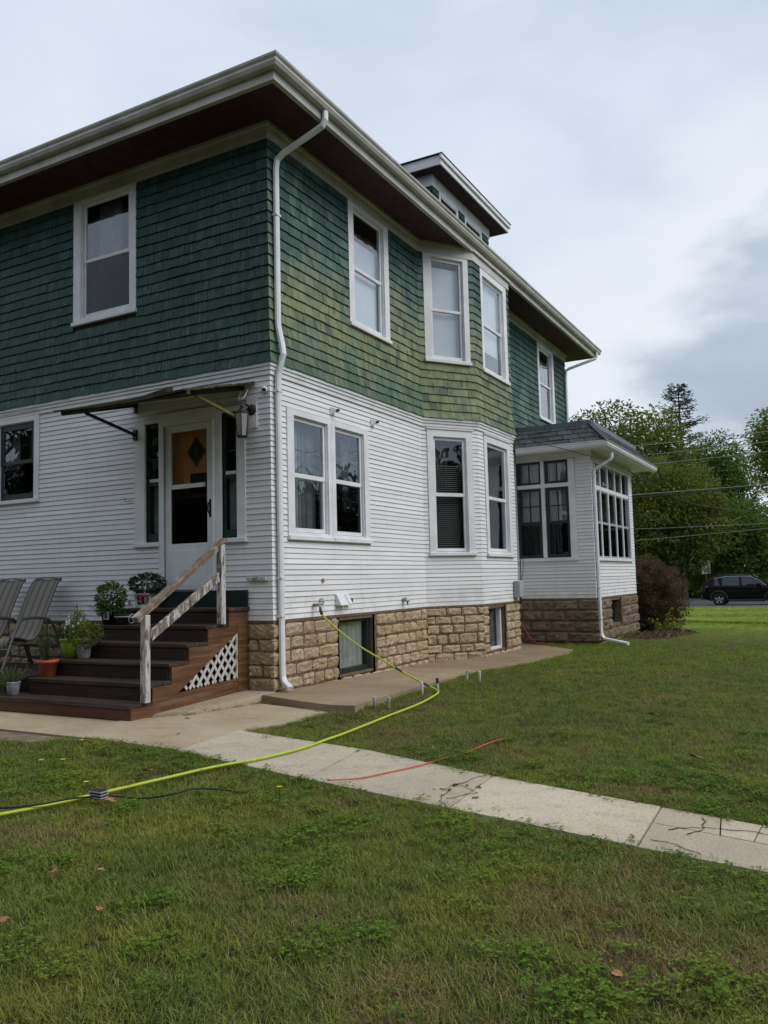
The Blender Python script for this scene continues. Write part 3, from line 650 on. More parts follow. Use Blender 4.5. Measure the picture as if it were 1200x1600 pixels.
A.box(dj, 2.01, 2.185, 2.0, 3.60, 0, .03); A.box(dj, 1.762, 2.008, 3.557, 3.60, 0, .03)
DJ = dj.build('door_frame', 'white_trim', house)
for a, c in ((.35, .80), (1.758, 2.205)):
    mb_ = MB(); A.box(mb_, a, c, 1.945, 1.998, 0, .06); mb_.build('sill', 'white_trim', DJ, bevel=.006)
for a, c in ((.499, .740), (1.764, 2.006)):
    mb_ = MB(); frame(mb_, A, a, c, 2.01, 3.552, .035, -.05, -.015, tb=.10); A.box(mb_, a, c, 2.74, 2.785, -.05, -.017); A.box(mb_, a + .035, c - .035, 3.08, 3.092, -.04, -.02); SL = mb_.build('sidelight', 'green_trim', house)
    mb_ = MB(); A.box(mb_, a + .036, c - .036, 2.79, 2.83, -.045, -.02); mb_.build('rail', 'white_trim', SL)
    pane(A, SL, a + .035, c - .035, 2.11, 3.517, -.035); inside(A, SL, a, c, 2.01, 3.55); curtain(A, SL, a + .03, c - .02, 2.1, 2.75, -.12, 'curtain_white', 4, .01)
    curtain(A, SL, a + .02, a + .075, 2.8, 3.5, -.12, 'curtain_grey', 2, .008)
ld = MB(); d0, d1 = .876, 1.672
frame(ld, A, .94 - .06, 1.634 + .036, 1.385, 3.485, .095, -.03, .012, tb=.58, tt=.085); A.box(ld, 1.03, 1.565, 2.665, 2.72, -.028, .011); 
DR = ld.build('door', 'metal_white', house, bevel=.004)
pane(A, DR, .975, 1.575, 2.72, 3.40, -.005); pane(A, DR, .975, 1.575, 1.965, 2.665, -.004, 'screen'); pane(A, DR, .975, 1.575, 1.965, 2.665, -.012)
hd = MB(); A.box(hd, .895, .935, 2.28, 2.50, .012, .022); hd.tube([A.P(.915, 2.46, .02), A.P(.915, 2.45, .06), A.P(.92, 2.36, .065), A.P(.915, 2.31, .03)], .011, 6); hd.build('handle', 'black_metal', DR)
kp = MB(); A.box(kp, 1.0, 1.55, 1.43, 1.88, .012, .016); kp.build('kick_panel', 'metal_white', DR, bevel=.003)
wd = MB(); wd_poly = [(.9, 1.375), (1.66, 1.375), (1.66, 3.45), (.9, 3.45)]
A.box(wd, .87, 1.685, 1.38, 3.48, -.14, -.10); WD = wd.build('inner_door', 'orange_wood', house)
for (c_, z_, r_, mt, q) in ((1.24, 3.14, .20, 'wood_brown', -.094), (1.24, 3.14, .155, 'interior', -.088)):
    mb_ = MB(); mb_.hexa([A.P(c_ + r_ * .78, z_, -.10), A.P(c_, z_ - r_, -.10), A.P(c_ - r_ * .78, z_, -.10), A.P(c_, z_ + r_, -.10), A.P(c_ + r_ * .78, z_, q), A.P(c_, z_ - r_, q), A.P(c_ - r_ * .78, z_, q), A.P(c_, z_ + r_, q)]); mb_.build('diamond_light', mt, WD)
mb_ = MB(); A.box(mb_, 1.07, 1.34, 2.60, 2.86, -.10, -.094); mb_.build('panel', 'interior', WD)
mb_ = MB(); A.box(mb_, .95, 1.6, 1.5, 2.55, -.10, -.092); mb_.build('panel', 'soffit', WD, bevel=.01)
db = MB(); A.box(db, .35, 1.80, 1.145, 1.368, 0, .045); db.build('threshold_board', 'dark_green_paint', house)
# ---- basement windows
def base_window(wl, s0, s1, z0, z1, fm, cur, fr=.07, dq=0):
    opening(wl, (s0, s1, z0, z1), (s0, s1, z0, z1))
    mb_ = MB(); frame(mb_, wl, s0, s1, z0, z1, fr, -.20 + dq, -.12 + dq, tb=fr * 1.2); o_ = mb_.build('basement_window', fm, house)
    pane(wl, o_, s0 + fr, s1 - fr, z0 + fr, z1 - fr, -.16 + dq)
    r_ = MB(); frame(r_, wl, s0 - .06, s1 + .06, z0 - .03, z1 + .02, .062, -.30, .0); r_.build('reveal', 'mortar', o_)
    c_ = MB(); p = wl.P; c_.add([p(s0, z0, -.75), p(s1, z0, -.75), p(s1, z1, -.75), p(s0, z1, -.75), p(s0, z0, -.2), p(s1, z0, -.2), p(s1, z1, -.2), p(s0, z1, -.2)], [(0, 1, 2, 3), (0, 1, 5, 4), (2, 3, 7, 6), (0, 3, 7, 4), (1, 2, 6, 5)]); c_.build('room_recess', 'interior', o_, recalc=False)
    for q in cur: curtain(wl, o_, *q)
base_window(B, 1.46, 2.36, .17, .965, 'dark_green_paint', [(1.5, 2.26, .2, .92, -.13, 'curtain_white', 6)], .085, .07)
base_window(F2, .27, .99, .17, .965, 'metal_white', [(.3, .95, .2, .95, -.16, 'curtain_grey', 3)], .06, .06)
base_window(P2, 1.17, 1.98, .40, .955, 'green_trim', [(1.2, 1.9, .4, .9, -.25, 'curtain_grey', 3)], .06)
# ---- structural walls behind the cladding
wall_parent = {}
for wl, z0, z1, nm, mt in ((A, WB, 7.1, 'wall', 'clapboard'), (B, WB, 7.1, 'wall', 'clapboard'), (F1, WB, 7.1, 'bay_wall', 'clapboard'), (F2, WB, 7.1, 'bay_wall', 'clapboard'), (F3, 0, 7.1, 'bay_wall', 'clapboard'), (B2, 0, 7.1, 'wall', 'clapboard'), (P1, WB, 3.9, 'porch_wall', 'clapboard'), (P2, WB, 3.9, 'porch_wall', 'clapboard'), (P3, 0, 3.9, 'porch_wall', 'clapboard'), (K1, 0, 7.1, 'wall', 'clapboard'), (K2, 0, 7.1, 'wall', 'clapboard')):
    wall_parent[wl] = face_wall(wl, z0, z1, nm, mt, house)
# ---- clapboards
def spans(wl, z0, z1):
    zm = (z0 + z1) / 2; cur = [(0.0, wl.L)]
    for h in CASING.get(wl, []):
        if h[2] < zm < h[3]:
            nx = []
            for a, c in cur:
                if h[0] - .001 > a: nx.append((a, min(c, h[0] - .001)))
                if h[1] + .001 < c: nx.append((max(a, h[1] + .001), c))
            cur = [(a, c) for a, c in nx if c - a > .012]
    return cur
CH = .0668
def clapboards(wl, z0, z1, keepmin, kept, rest, maxlen=3.0):
    n = round((z1 - z0) / CH); h = (z1 - z0) / n
    for i in range(n):
        za = z0 + i * h; zb = za + h + .006
        for a, c in spans(wl, za, za + h):
            cuts = [a]; 
            while c - cuts[-1] > maxlen + .5: cuts.append(cuts[-1] + maxlen * (.7 + .5 * rnd.random()))
            cuts.append(c)
            for p, q in zip(cuts, cuts[1:]):
                q = q - .0018 if q < c - .01 else q
                mb_ = MB(); m0 = p < .001; m1 = q > wl.L - .001; j = rnd.uniform(-.0012, .0012); dq = .0135 + rnd.uniform(-.0015, .0025)
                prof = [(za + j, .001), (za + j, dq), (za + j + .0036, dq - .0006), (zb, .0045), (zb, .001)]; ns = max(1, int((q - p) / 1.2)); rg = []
                wob = rnd.random() * 9
                for t in range(ns + 1):
                    s_ = p + (q - p) * t / ns; dz = .0022 * math.sin(s_ * 1.3 + wob)
                    rg.append([wl.P((p - wl.k0 * o_ if (t == 0 and m0) else q + wl.k1 * o_ if (t == ns and m1) else s_), z_ + dz, o_) for z_, o_ in prof])
                tv = rnd.random(); vs_ = [x for r_ in rg for x in r_]
                fs = [(5 * t + k, 5 * t + (k + 1) % 5, 5 * t + 5 + (k + 1) % 5, 5 * t + 5 + k) for t in range(ns) for k in (2, 3, 4)] + [(4, 3, 2, 1, 0), (5 * ns, 5 * ns + 1, 5 * ns + 2, 5 * ns + 3, 5 * ns + 4)]
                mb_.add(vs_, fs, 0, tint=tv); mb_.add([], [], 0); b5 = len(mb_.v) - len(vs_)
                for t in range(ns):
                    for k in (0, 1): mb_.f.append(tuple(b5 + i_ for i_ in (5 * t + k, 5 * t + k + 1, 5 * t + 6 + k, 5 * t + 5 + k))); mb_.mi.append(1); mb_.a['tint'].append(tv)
                (kept if q - p > keepmin else rest).append((mb_, wl.P((p + q) / 2, za, 0), (q - p) * h))
allc = {}
for wl, z0, z1, km in ((A, WB, CLT, .25), (B, WB, CLT, .3), (F1, WB, CLT, .5), (F2, WB, CLT, .5), (P1, WB, 3.76, .9), (P2, WB, 3.70, 9)):
    kept, rest = [], []; clapboards(wl, z0, z1, km, kept, rest)
    emit_pieces(kept + [], 'clapboard', ['clapboard', 'lap_shadow'], wall_parent[wl], {A: 130, B: 75, F1: 16, F2: 16, P1: 13, P2: 0}[wl])
    if rest: emit_pieces(rest, 'clapboard', ['clapboard', 'lap_shadow'], wall_parent[wl], 0)
# ---- shingles of the upper floor
SX = .135
def shingle_pieces(wl, z0, z1, extra_wear, moss):
    res = []; n = round((z1 - z0) / SX); h = (z1 - z0) / n
    fl = lambda z: .012 + (.055 * max(0, (4.62 - z) / .53) ** 1.6)
    for i in range(n):
        za = z0 + i * h; zb = za + h * 1.02
        for a, c in spans(wl, za, za + h):
            s_ = a
            while s_ < c - .004:
                wd_ = rnd.uniform(.07, .19); e = min(c, s_ + wd_)
                if c - e < .05: e = c
                m0 = s_ < .001; m1 = e > wl.L - .001
                o1 = fl(za) + rnd.uniform(.014, .019); o0 = fl(zb) - .003; g = rnd.uniform(.0012, .0030); j = rnd.uniform(-.007, .004)
                P_ = lambda s2, z2, q2: wl.P(s2, z2, q2)
                L0 = lambda o_: (s_ - wl.k0 * o_) if m0 else s_ + g
                L1 = lambda o_: (e + wl.k1 * o_) if m1 else e - g
                ib, it = o1 - .010, o0 - .004
                pts = [P_(L0(ib), za + j, ib), P_(L1(ib), za + j, ib), P_(L1(o1), za + j, o1), P_(L0(o1), za + j, o1), P_(L0(it), zb, it), P_(L1(it), zb, it), P_(L1(o0), zb, o0), P_(L0(o0), zb, o0)]
                cc = wl.P((s_ + e) / 2, za, 0); zf = (za - 4.09) / 2.8
                nz = fbm(cc.x + cc.y, za, 3, .9); wv = extra_wear * (.55 + .5 * nz + (.30 * max(0, 1 - abs(zf - .33) / .34)) - max(0, zf - .45) * .85)
                ms_ = moss * max(0, min(1, (.34 - zf) * 3 + .3 * nz))
                mb_ = MB(); mb_.hexa(pts, tint=rnd.random(), wear=wv, mossy=ms_); res.append((mb_, cc, (e - s_) * h)); s_ = e
    return res
for wl, ew, mo, keep in ((A, -.12, .12, 120), (B, .72, .75, 130), (F1, .92, .8, 20), (F2, .95, .85, 18), (F3, .3, .4, 0), (B2, .34, .4, 8)):
    emit_pieces(shingle_pieces(wl, SHZ, TOP + .03, ew, mo), 'shingle', 'wood_shingle', wall_parent[wl], keep)
# ---- belt course, frieze, eaves, roof
tr = MB()
for wl in (A, B, F1, F2):
    wl.box(tr, 0, wl.L, 3.945, 4.00, 0, .030, mit0=True, mit1=True); wl.box(tr, 0, wl.L, 4.0, 4.045, 0, .045, mit0=True, mit1=True); wl.box(tr, 0, wl.L, 4.045, 4.093, 0, .062, mit0=True, mit1=True)
tr.build('belt_course', 'white_trim', house)
fz = MB()
for wl in (A, B, F1, F2, F3, B2):
    wl.box(fz, 0, wl.L, 6.90, 7.05, 0, .034, mit0=True, mit1=True); wl.box(fz, 0, wl.L, 7.05, 7.095, 0, .07, mit0=True, mit1=True)
fz.build('frieze', 'gutter_white', house)
wt = MB()
for wl in (A, B, F1, F2, P1, P2): wl.box(wt, 0, wl.L, WB - .035, WB - .001, -.03, .012, mit0=True, mit1=True)
wt.build('water_table', 'mortar', house)
EA, EB, EN, XL = -.74, .66, 13.40, -9.7
se = MB(); se.add([(XL, EA, 7.097), (EB, EA, 7.097), (EB, EN, 7.097), (XL, EN, 7.097)], [(0, 1, 2, 3)]); se.build('soffit', 'soffit', house, recalc=False)
fa = MB()
def around(mb_, prof, xl=XL):     # prof: (offset outwards, z) closed; swept along door side and side wall with a mitre
    for a, c in (((xl, EA, 0, -1), (EB, EA, 1, -1)), ((EB, EA, 1, -1), (EB, EN, 1, 1))):
        r0 = [(a[0] + a[2] * o_, a[1] + a[3] * o_, z) for o_, z in prof]; r1 = [(c[0] + c[2] * o_, c[1] + c[3] * o_, z) for o_, z in prof]; mb_.prism(None, r0, r1)
around(fa, [(-.06, 7.06), (0, 7.06), (0, 7.25), (-.06, 7.25)]); fa.build('fascia', 'gutter_white', house)
gu = MB(); around(gu, [(.003, 7.17), (.075, 7.175), (.098, 7.215), (.092, 7.245), (.115, 7.268), (.120, 7.292), (.112, 7.296), (.085, 7.24), (.003, 7.2)])
gu.build('gutter', 'gutter_white', house)
rf = MB(); G_ = .09; zr = 7.285; pit = .66
cx0, cx1, cy0, cy1 = XL, EB + G_, EA - G_, EN + G_; hw = (cy1 - cy0) / 2; hx = (cx1 - cx0) / 2; rr = min(hw, hx); zt = zr + rr * pit
rp = [(cx0, cy0, zr), (cx1, cy0, zr), (cx1, cy1, zr), (cx0, cy1, zr), ((cx0 + cx1) / 2, cy0 + hx, zt), ((cx0 + cx1) / 2, cy1 - hx, zt)]
rf.add(rp, [(0, 1, 4), (1, 2, 5, 4), (2, 3, 5), (3, 0, 4, 5)]); rf.add([(p[0], p[1], p[2] - .03) for p in rp], [(0, 1, 4), (1, 2, 5, 4), (2, 3, 5), (3, 0, 4, 5)])
rf.build('roof', 'asphalt_shingle', house, recalc=False)
# ---- dormer
dm = MB(); dx, dy0, dy1 = -.80, 6.58, 9.62
DW = Wall((dx, dy0), (dx, dy1), (1, 0)); DS = Wall((dx, dy0), (dx - 3.4, dy0), (0, -1)); DN = Wall((dx, dy1), (dx - 3.4, dy1), (0, 1))
for wl in (DW, DS, DN): wl.box(dm, 0, wl.L, 8.0, 9.5, -.05, 0)
DM = dm.build('dormer', 'interior', house)
sp_ = []
opening(DW, (0, 0, 0, 0), (.30, 1.25, 8.0, 9.3)); CASING[DW].append((1.62, 2.58, 8.0, 9.3))
t1_ = MB()
for wl, ew in ((DW, .8), (DS, .3), (DN, .3)):
    for mb_, c, a in shingle_pieces(wl, 8.1, 9.27, ew, .2):
        b0 = len(t1_.v); t1_.v += mb_.v; t1_.mi += mb_.mi; t1_.f += [tuple(b0 + q for q in f) for f in mb_.f]
        for n_ in mb_.a: t1_.a.setdefault(n_, []).extend(mb_.a[n_])
sho = t1_.build('shingle', 'wood_shingle', DM); sho['kind'] = 'stuff'
for a, c in ((.30, 1.25), (1.62, 2.58)):
    mb_ = MB(); frame(mb_, DW, a, c, 8.25, 9.27, .055, 0, .03); frame(mb_, DW, a + .055, c - .055, 8.30, 9.215, .03, .0, .018); o_ = mb_.build('window', 'white_trim', DM); pane(DW, DM, a + .085, c - .085, 8.33, 9.185, .008, 'car_glass')
mb_ = MB(); DW.box(mb_, -.03, DW.L + .03, 9.27, 9.50, .0, .032); DS.box(mb_, 0, DS.L, 9.27, 9.50, .0, .03); mb_.build('frieze', 'white_trim', DM)
ex, ey0, ey1 = -.47, 6.28, 10.02
mb_ = MB(); mb_.box(-4.2, ex - .004, ey0 + .004, ey1 - .004, 9.502, 9.53); mb_.build('soffit', 'soffit', DM)
mb_ = MB(); mb_.box(-4.2, ex, ey0 - .03, ey0, 9.49, 9.68); mb_.box(ex, ex + .03, ey0 - .03, ey1 + .03, 9.49, 9.62); mb_.box(ex + .03, ex + .07, ey0 - .07, ey1 + .07, 9.60, 9.685); mb_.box(-4.2, ex, ey1, ey1 + .03, 9.49, 9.68); mb_.build('fascia', 'white_trim', DM)
mb_ = MB(); X0, X1, Y0, Y1 = -4.6, ex + .09, ey0 - .09, ey1 + .09; ym = (Y0 + Y1) / 2; hh = .42 * (Y1 - Y0) / 2
q = [(X0, Y0, 9.69), (X1, Y0, 9.69), (X1, Y1, 9.69), (X0, Y1, 9.69), (X0, ym, 9.69 + hh), (X1 - (Y1 - Y0) / 2 * .9, ym, 9.69 + hh)]
mb_.add(q, [(0, 1, 5, 4), (1, 2, 5), (2, 3, 4, 5), (0, 4, 3), (0, 3, 2, 1)]); mb_.build('dormer_roof', 'asphalt_shingle', DM)
# ---- downspouts (rectangular pipe)
def spout(pts, wx=.085, wz=.06, parent=house):
    mb_ = MB(); pts = [Vector(p) for p in pts]; rings = []
    nrm = Vector((0, 1, 0))
    for i, p in enumerate(pts):
        d = (pts[min(i + 1, len(pts) - 1)] - pts[max(0, i - 1)]).normalized(); x = nrm - d * nrm.dot(d); x.normalize(); y = d.cross(x); x = x * wx / 2; y = y * wz / 2
        c = .25
        rings.append([p - x - y * (1 - 2 * c) , p - x * (1 - 2 * c) - y, p + x * (1 - 2 * c) - y, p + x - y * (1 - 2 * c), p + x + y * (1 - 2 * c), p + x * (1 - 2 * c) + y, p - x * (1 - 2 * c) + y, p - x + y * (1 - 2 * c)])
    vs_ = [v for r_ in rings for v in r_]; fs = [(8 * i + k, 8 * i + (k + 1) % 8, 8 * i + 8 + (k + 1) % 8, 8 * i + 8 + k) for i in range(len(pts) - 1) for k in range(8)] + [tuple(range(8))[::-1], tuple(range(8 * len(pts) - 8, 8 * len(pts)))]
    mb_.add(vs_, fs); o_ = mb_.build('downspout', 'metal_white', parent)
    return o_
def straps(o_, pts, wx=.10, wz=.072, mat='metal_white'):
    for p in pts:
        mb_ = MB(); mb_.box(p[0] - wz / 2, p[0] + wz / 2, p[1] - wx / 2, p[1] + wx / 2, p[2] - .012, p[2] + .012); mb_.build('strap', mat, o_)
x_ = .05
D1 = spout([(.70, .26, 7.18), (.70, .26, 7.06), (.66, .25, 6.99), (.56, .23, 6.94), (.16, .13, 6.73), (.075, .115, 6.66), (.06, .11, 6.55), (.06, .105, 4.62), (.065, .105, 4.55), (.12, .11, 4.28), (.13, .11, 4.20), (.10, .11, 4.12), (.062, .105, 3.97), (.055, .10, 3.90), (.055, .10, .42), (.06, .10, .34), (.09, .09, .28), (.20, .05, .215)])
straps(D1, [(.06, .105, 5.95), (.055, .10, 3.75), (.055, .10, 1.5), (.055, .10, 1.05)])
D2 = spout([(.71, 13.2, 7.18), (.71, 13.2, 7.08), (.68, 13.18, 7.02), (.12, 12.66, 6.72), (.06, 12.60, 6.66), (.05, 12.58, 6.5), (.05, 12.58, .4)], .09)
gz_ = 8.0
D3 = spout([(2.13, 8.18, 3.80), (2.13, 8.18, 3.72), (2.10, 8.17, 3.66), (1.86, 8.10, 3.52), (1.80, 8.09, 3.47), (1.795, 8.085, 3.40), (1.795, 8.085, .42), (1.80, 8.08, .30), (1.86, 8.05, .22), (2.35, 7.85, .15)], .085)
straps(D3, [(1.795, 8.085, 3.36), (1.795, 8.085, 1.2), (1.795, 8.085, .6)])
# ---- porch eaves and roof
pe = MB(); pe.add([(-.05, 7.57, 3.86), (2.16, 7.57, 3.86), (2.16, 12.2, 3.86), (-.05, 12.2, 3.86)], [(0, 1, 2, 3)]); pe.build('porch_soffit', 'soffit_white', house, recalc=False)
pf = MB(); P1.box(pf, .62 - .6, P1.L, 3.757, 3.86, 0, .03, mit1=True); P2.box(pf, 0, P2.L, 3.70, 3.86, 0, .028, mit0=True); pf.build('porch_frieze', 'soffit_white', house)
pg = MB()
def aroundp(mb_, prof):
    X, Y, Y2 = 2.13, 7.6, 12.25
    for a, c in (((.40, Y, 0, -1), (X, Y, 1, -1)), ((X, Y, 1, -1), (X, Y2, 1, 1))):
        mb_.prism(None, [(a[0] + a[2] * o_, a[1] + a[3] * o_, z) for o_, z in prof], [(c[0] + c[2] * o_, c[1] + c[3] * o_, z) for o_, z in prof])
aroundp(pg, [(-.03, 3.835), (.02, 3.835), (.075, 3.855), (.098, 3.90), (.092, 3.925), (.115, 3.95), (.108, 3.955), (.08, 3.93), (-.03, 3.93)])
pg.build('porch_gutter', 'metal_white', house)
pr = MB(); ring0 = [(.0, 7.51, 3.945), (2.23, 7.51, 3.945), (2.23, 12.35, 3.945), (0, 12.35, 3.945)]; ring1 = [(.0, 7.93, 4.38), (1.80, 7.93, 4.38), (1.80, 11.9, 4.38), (0, 11.9, 4.38)]
pr.add([(x, y, z - .015) for x, y, z in ring0 + ring1], [(0, 1, 5, 4), (1, 2, 6, 5), (2, 3, 7, 6), (4, 5, 6, 7)]); PR = pr.build('porch_roof', 'asphalt_shingle', house, recalc=False)
def lay(o0, o1, t0, t1, length, rows, skew=0):     # tabs on a sloping face between lower edge o0..o1 and upper edge t0..t1
    o0, o1, t0, t1 = map(Vector, (o0, o1, t0, t1)); nr = (o1 - o0).cross(t0 - o0).normalized()
    if nr.z < 0: nr = -nr
    for r_ in range(rows):
        a, c = r_ / rows, (r_ + 1.06) / rows
        La, Lb = o0.lerp(t0, a), o1.lerp(t1, a); Ua, Ub = o0.lerp(t0, min(1, c)), o1.lerp(t1, min(1, c)); ln = (Lb - La).length; x = -(.15 * (r_ % 2)) - .02 * rnd.random()
        while x < ln:
            p, q = max(0, x + .007) / ln, min(ln, x + .297) / ln; x += .305
            if q - p < .01: continue
            v = [La.lerp(Lb, p), La.lerp(Lb, q), Ua.lerp(Ub, q), Ua.lerp(Ub, p)]; lift = .014 + rnd.uniform(0, .008)
            mb_ = MB(); mb_.hexa([v[0] - nr * .004, v[1] - nr * .004, v[2] - nr * .004, v[3] - nr * .004, v[0] + nr * lift, v[1] + nr * lift, v[2] + nr * .003, v[3] + nr * .003], tint=rnd.random()); mb_.build('shingle', 'asphalt_shingle', PR)
lay(ring0[0], ring0[1], ring1[0], ring1[1], .3, 4); lay(ring0[1], ring0[2], ring1[1], ring1[2], .3, 4)
mb_ = MB(); mb_.beam((0, 7.93, 4.39), (1.83, 7.93, 4.39), .09, .10); mb_.beam((1.80, 7.98, 4.39), (1.80, 11.9, 4.39), .09, .10); mb_.build('cap_flashing', 'roof_metal', PR)
mb_ = MB(); mb_.beam(Vector(ring0[1]) + Vector((0, 0, .01)), Vector(ring1[1]) + Vector((0, 0, .01)), .12, .02); mb_.build('hip_cap', 'asphalt_shingle', PR)
# ---- foundation: mortar backing and rock faced stones
def stone(wl, s0, s1, z0, z1, name_parent, mat, prot=.035, nx=8, nz=6, m0=False, m1=False, seed=0):
    jj = .008 if mat == 'limestone' else .002; z0 += rnd.uniform(-.004, jj); z1 -= rnd.uniform(-.002, jj); s0 += 0 if m0 else rnd.uniform(-.003, jj * .7); s1 -= 0 if m1 else rnd.uniform(-.003, jj * .7)
    mb_ = MB(); g = []; w_, h_ = s1 - s0, z1 - z0; sx = rnd.random() * 50; cr_ = [rnd.uniform(0, .20) if mat == 'limestone' else 0 for _ in range(4)]
    for j in range(nz + 1):
        for i in range(nx + 1):
            a, c = i / nx, j / nz; ed = min(a * w_, (1 - a) * w_, c * h_, (1 - c) * h_)
            e0 = a * w_ if not m0 else 9; e1 = (1 - a) * w_ if not m1 else 9; ed = min(e0, e1, c * h_, (1 - c) * h_)
            q = min(1, ed / .016); q = .006 + prot * (q ** .5) * (.55 + .75 * noise.noise(Vector((sx + a * w_ * 9, c * h_ * 9, seed)))) + .018 * q * noise.noise(Vector((sx + a * w_ * 26, c * h_ * 26, 4)))
            jx = rnd.uniform(-.008, .008) if (0 < i < nx or not (m0 or m1)) else 0; jz = rnd.uniform(-.006, .006)
            s_ = s0 + a * w_ + jx
            if not (m0 or m1):
                for ci_, (ca, cc_) in enumerate(((0, 0), (1, 0), (0, 1), (1, 1))):
                    wq = max(0, 1 - abs(a - ca) * 3) * max(0, 1 - abs(c - cc_) * 3); s_ += (.5 - ca) * 2 * wq * cr_[ci_] * h_ * .5; jz += (.5 - cc_) * 2 * wq * cr_[ci_] * h_ * .5
            if m0 and i == 0: s_ = s0 - wl.k0 * q
            if m1 and i == nx: s_ = s1 + wl.k1 * q
            g.append(wl.P(s_, z0 + c * h_ + jz, q))
    fs = [(j * (nx + 1) + i, j * (nx + 1) + i + 1, (j + 1) * (nx + 1) + i + 1, (j + 1) * (nx + 1) + i) for j in range(nz) for i in range(nx)]
    # sides back into the mortar
    bd_ = [i for i in range(nx + 1)] + [j * (nx + 1) + nx for j in range(1, nz + 1)] + [nz * (nx + 1) + i for i in range(nx - 1, -1, -1)] + [j * (nx + 1) for j in range(nz - 1, 0, -1)]
    bk = [g[i] - wl.n * ((g[i] - wl.o).dot(wl.n) + .02) for i in bd_]; n0 = len(g); nb = len(bd_)
    fs += [(bd_[k], n0 + k, n0 + (k + 1) % nb, bd_[(k + 1) % nb]) for k in range(nb)]
    mb_.add(g + bk, fs, tint=rnd.random()); return mb_.build('stone' if mat == 'limestone' else 'block', mat, name_parent, smooth=False)
def foundation(wl, zb, zt, mat, courses, wr, gap, holes, prot, mt='mortar', nm='foundation'):
    HH = dict(HOLES); 
    mb_ = MB()
    for r in rects(wl.L, -.1, zt, holes): mb_.add([wl.P(r[0], r[2]), wl.P(r[1], r[2]), wl.P(r[1], r[3]), wl.P(r[0], r[3])], [(0, 1, 2, 3)])
    fo = mb_.build(nm, mt, house, recalc=False)
    z = zt - .012; ci = 0
    while z > zb - .02:
        h = rnd.uniform(*courses); z0 = z - h; cur = 0.0; off = True
        segs = [(0, wl.L)]
        for hl in holes:
            if hl[2] < (z + z0) / 2 < hl[3]: segs = [x for a, c in segs for x in ((a, hl[0] - .03), (hl[1] + .10, c))]
        for a, c in segs:
            s_ = a + (0 if a < .01 else 0); first = True
            while s_ < c - .03:
                w_ = rnd.uniform(*wr) if not (first and ci % 2) else rnd.uniform(*wr) * .6; e = min(c, s_ + w_)
                if c - e < wr[0] * .6: e = c
                m0 = s_ < .001; m1 = e > wl.L - .001
                stone(wl, s_ + (0 if m0 else gap / 2), e - (0 if m1 else gap / 2), z0 + gap, z + rnd.uniform(-.004, .006), fo, mat, prot * rnd.uniform(.8, 1.25), m0=m0 and wl.k0 != 0, m1=m1 and wl.k1 != 0); s_ = e; first = False
        z = z0; ci += 1
AV = Wall((0, 0), (-6.0, 0), (0, -1), 1, 0)
mb_ = MB(); mb_.box(-9, -6.0, -.02, .10, -.1, WB); mb_.build('foundation', 'mortar', house)
mb_ = MB(); mb_.box(-2.4, -.36, .04, .10, -.1, WB); mb_.build('foundation', 'mortar', house)
foundation(AV, .06, WB - .03, 'limestone', (.13, .20), (.20, .38), .020, [(.40, 2.26, -1, .99)], .03)
foundation(B, .10, WB - .03, 'limestone', (.125, .185), (.19, .38), .018, [(1.46, 2.36, .17, 1.2)], .032)
foundation(F1, .06, WB - .03, 'limestone', (.125, .175), (.20, .38), .018, [], .034)
foundation(F2, .06, WB - .03, 'limestone', (.14, .17), (.18, .34), .018, [(.27, .99, .17, 1.2)], .032)
foundation(P1, .0, WB - .03, 'block', (.206, .210), (.40, .50), .020, [], .055)
foundation(P2, .0, WB - .03, 'block', (.206, .210), (.40, .50), .020, [(1.17, 1.98, .38, 1.2)], .055)
foundation(F3, .06, WB, 'limestone', (.15, .2), (.25, .4), .02, [], .03)
# ------------------------------------------------------------------ wooden steps
steps = empty('wooden_steps', (-1.3, -1.0, .12), 'dark brown wooden steps with a peeling white handrail and white lattice side', 'steps')
bpy.context.view_layer.update()
def ch(o): o.matrix_parent_inverse = steps.matrix_world.inverted(); return o
XR, XLf = -.36, -2.22
TR = [(1.165, 0.0, -.40), (.985, -.36, -.76), (.805, -.66, -1.07), (.625, -.96, -1.34), (.445, -1.23, -1.62), (.270, -1.52, -1.90)]   # top, back, front
def sbuild(b, nm, mt, bev=.004):
    o = b.build(nm, mt, None, bevel=bev); o.parent = steps; o.matrix_parent_inverse = Matrix.Translation((1.3, 1.0, -.12)); return o
for i, (zt_, yb, yf) in enumerate(TR):
    n = 2 if i else 3
    for k in range(n):     # two planks per tread
        y0, y1 = yb + (yf - yb) * k / n, yb + (yf - yb) * (k + 1) / n
        b = MB(); b.box(XLf - (.22 if i == 5 else .0), XR - .004 if i else XR + .03, y1 + .003, y0 - (.003 if k else -.0), zt_ - .038, zt_ + rnd.uniform(-.002, .002), tint=rnd.random())
        sbuild(b, 'tread', 'wood_tread')
    z0 = TR[i + 1][0] - .03 if i < 5 else .115
    b = MB(); b.box(XLf - (.22 if i == 5 else 0), XR - .045 if i < 5 else XR - .004, yf + .02, yf + .045, z0, zt_ - .039, tint=rnd.random()); sbuild(b, 'riser', 'wood_dark' if i < 5 else 'wood_front')
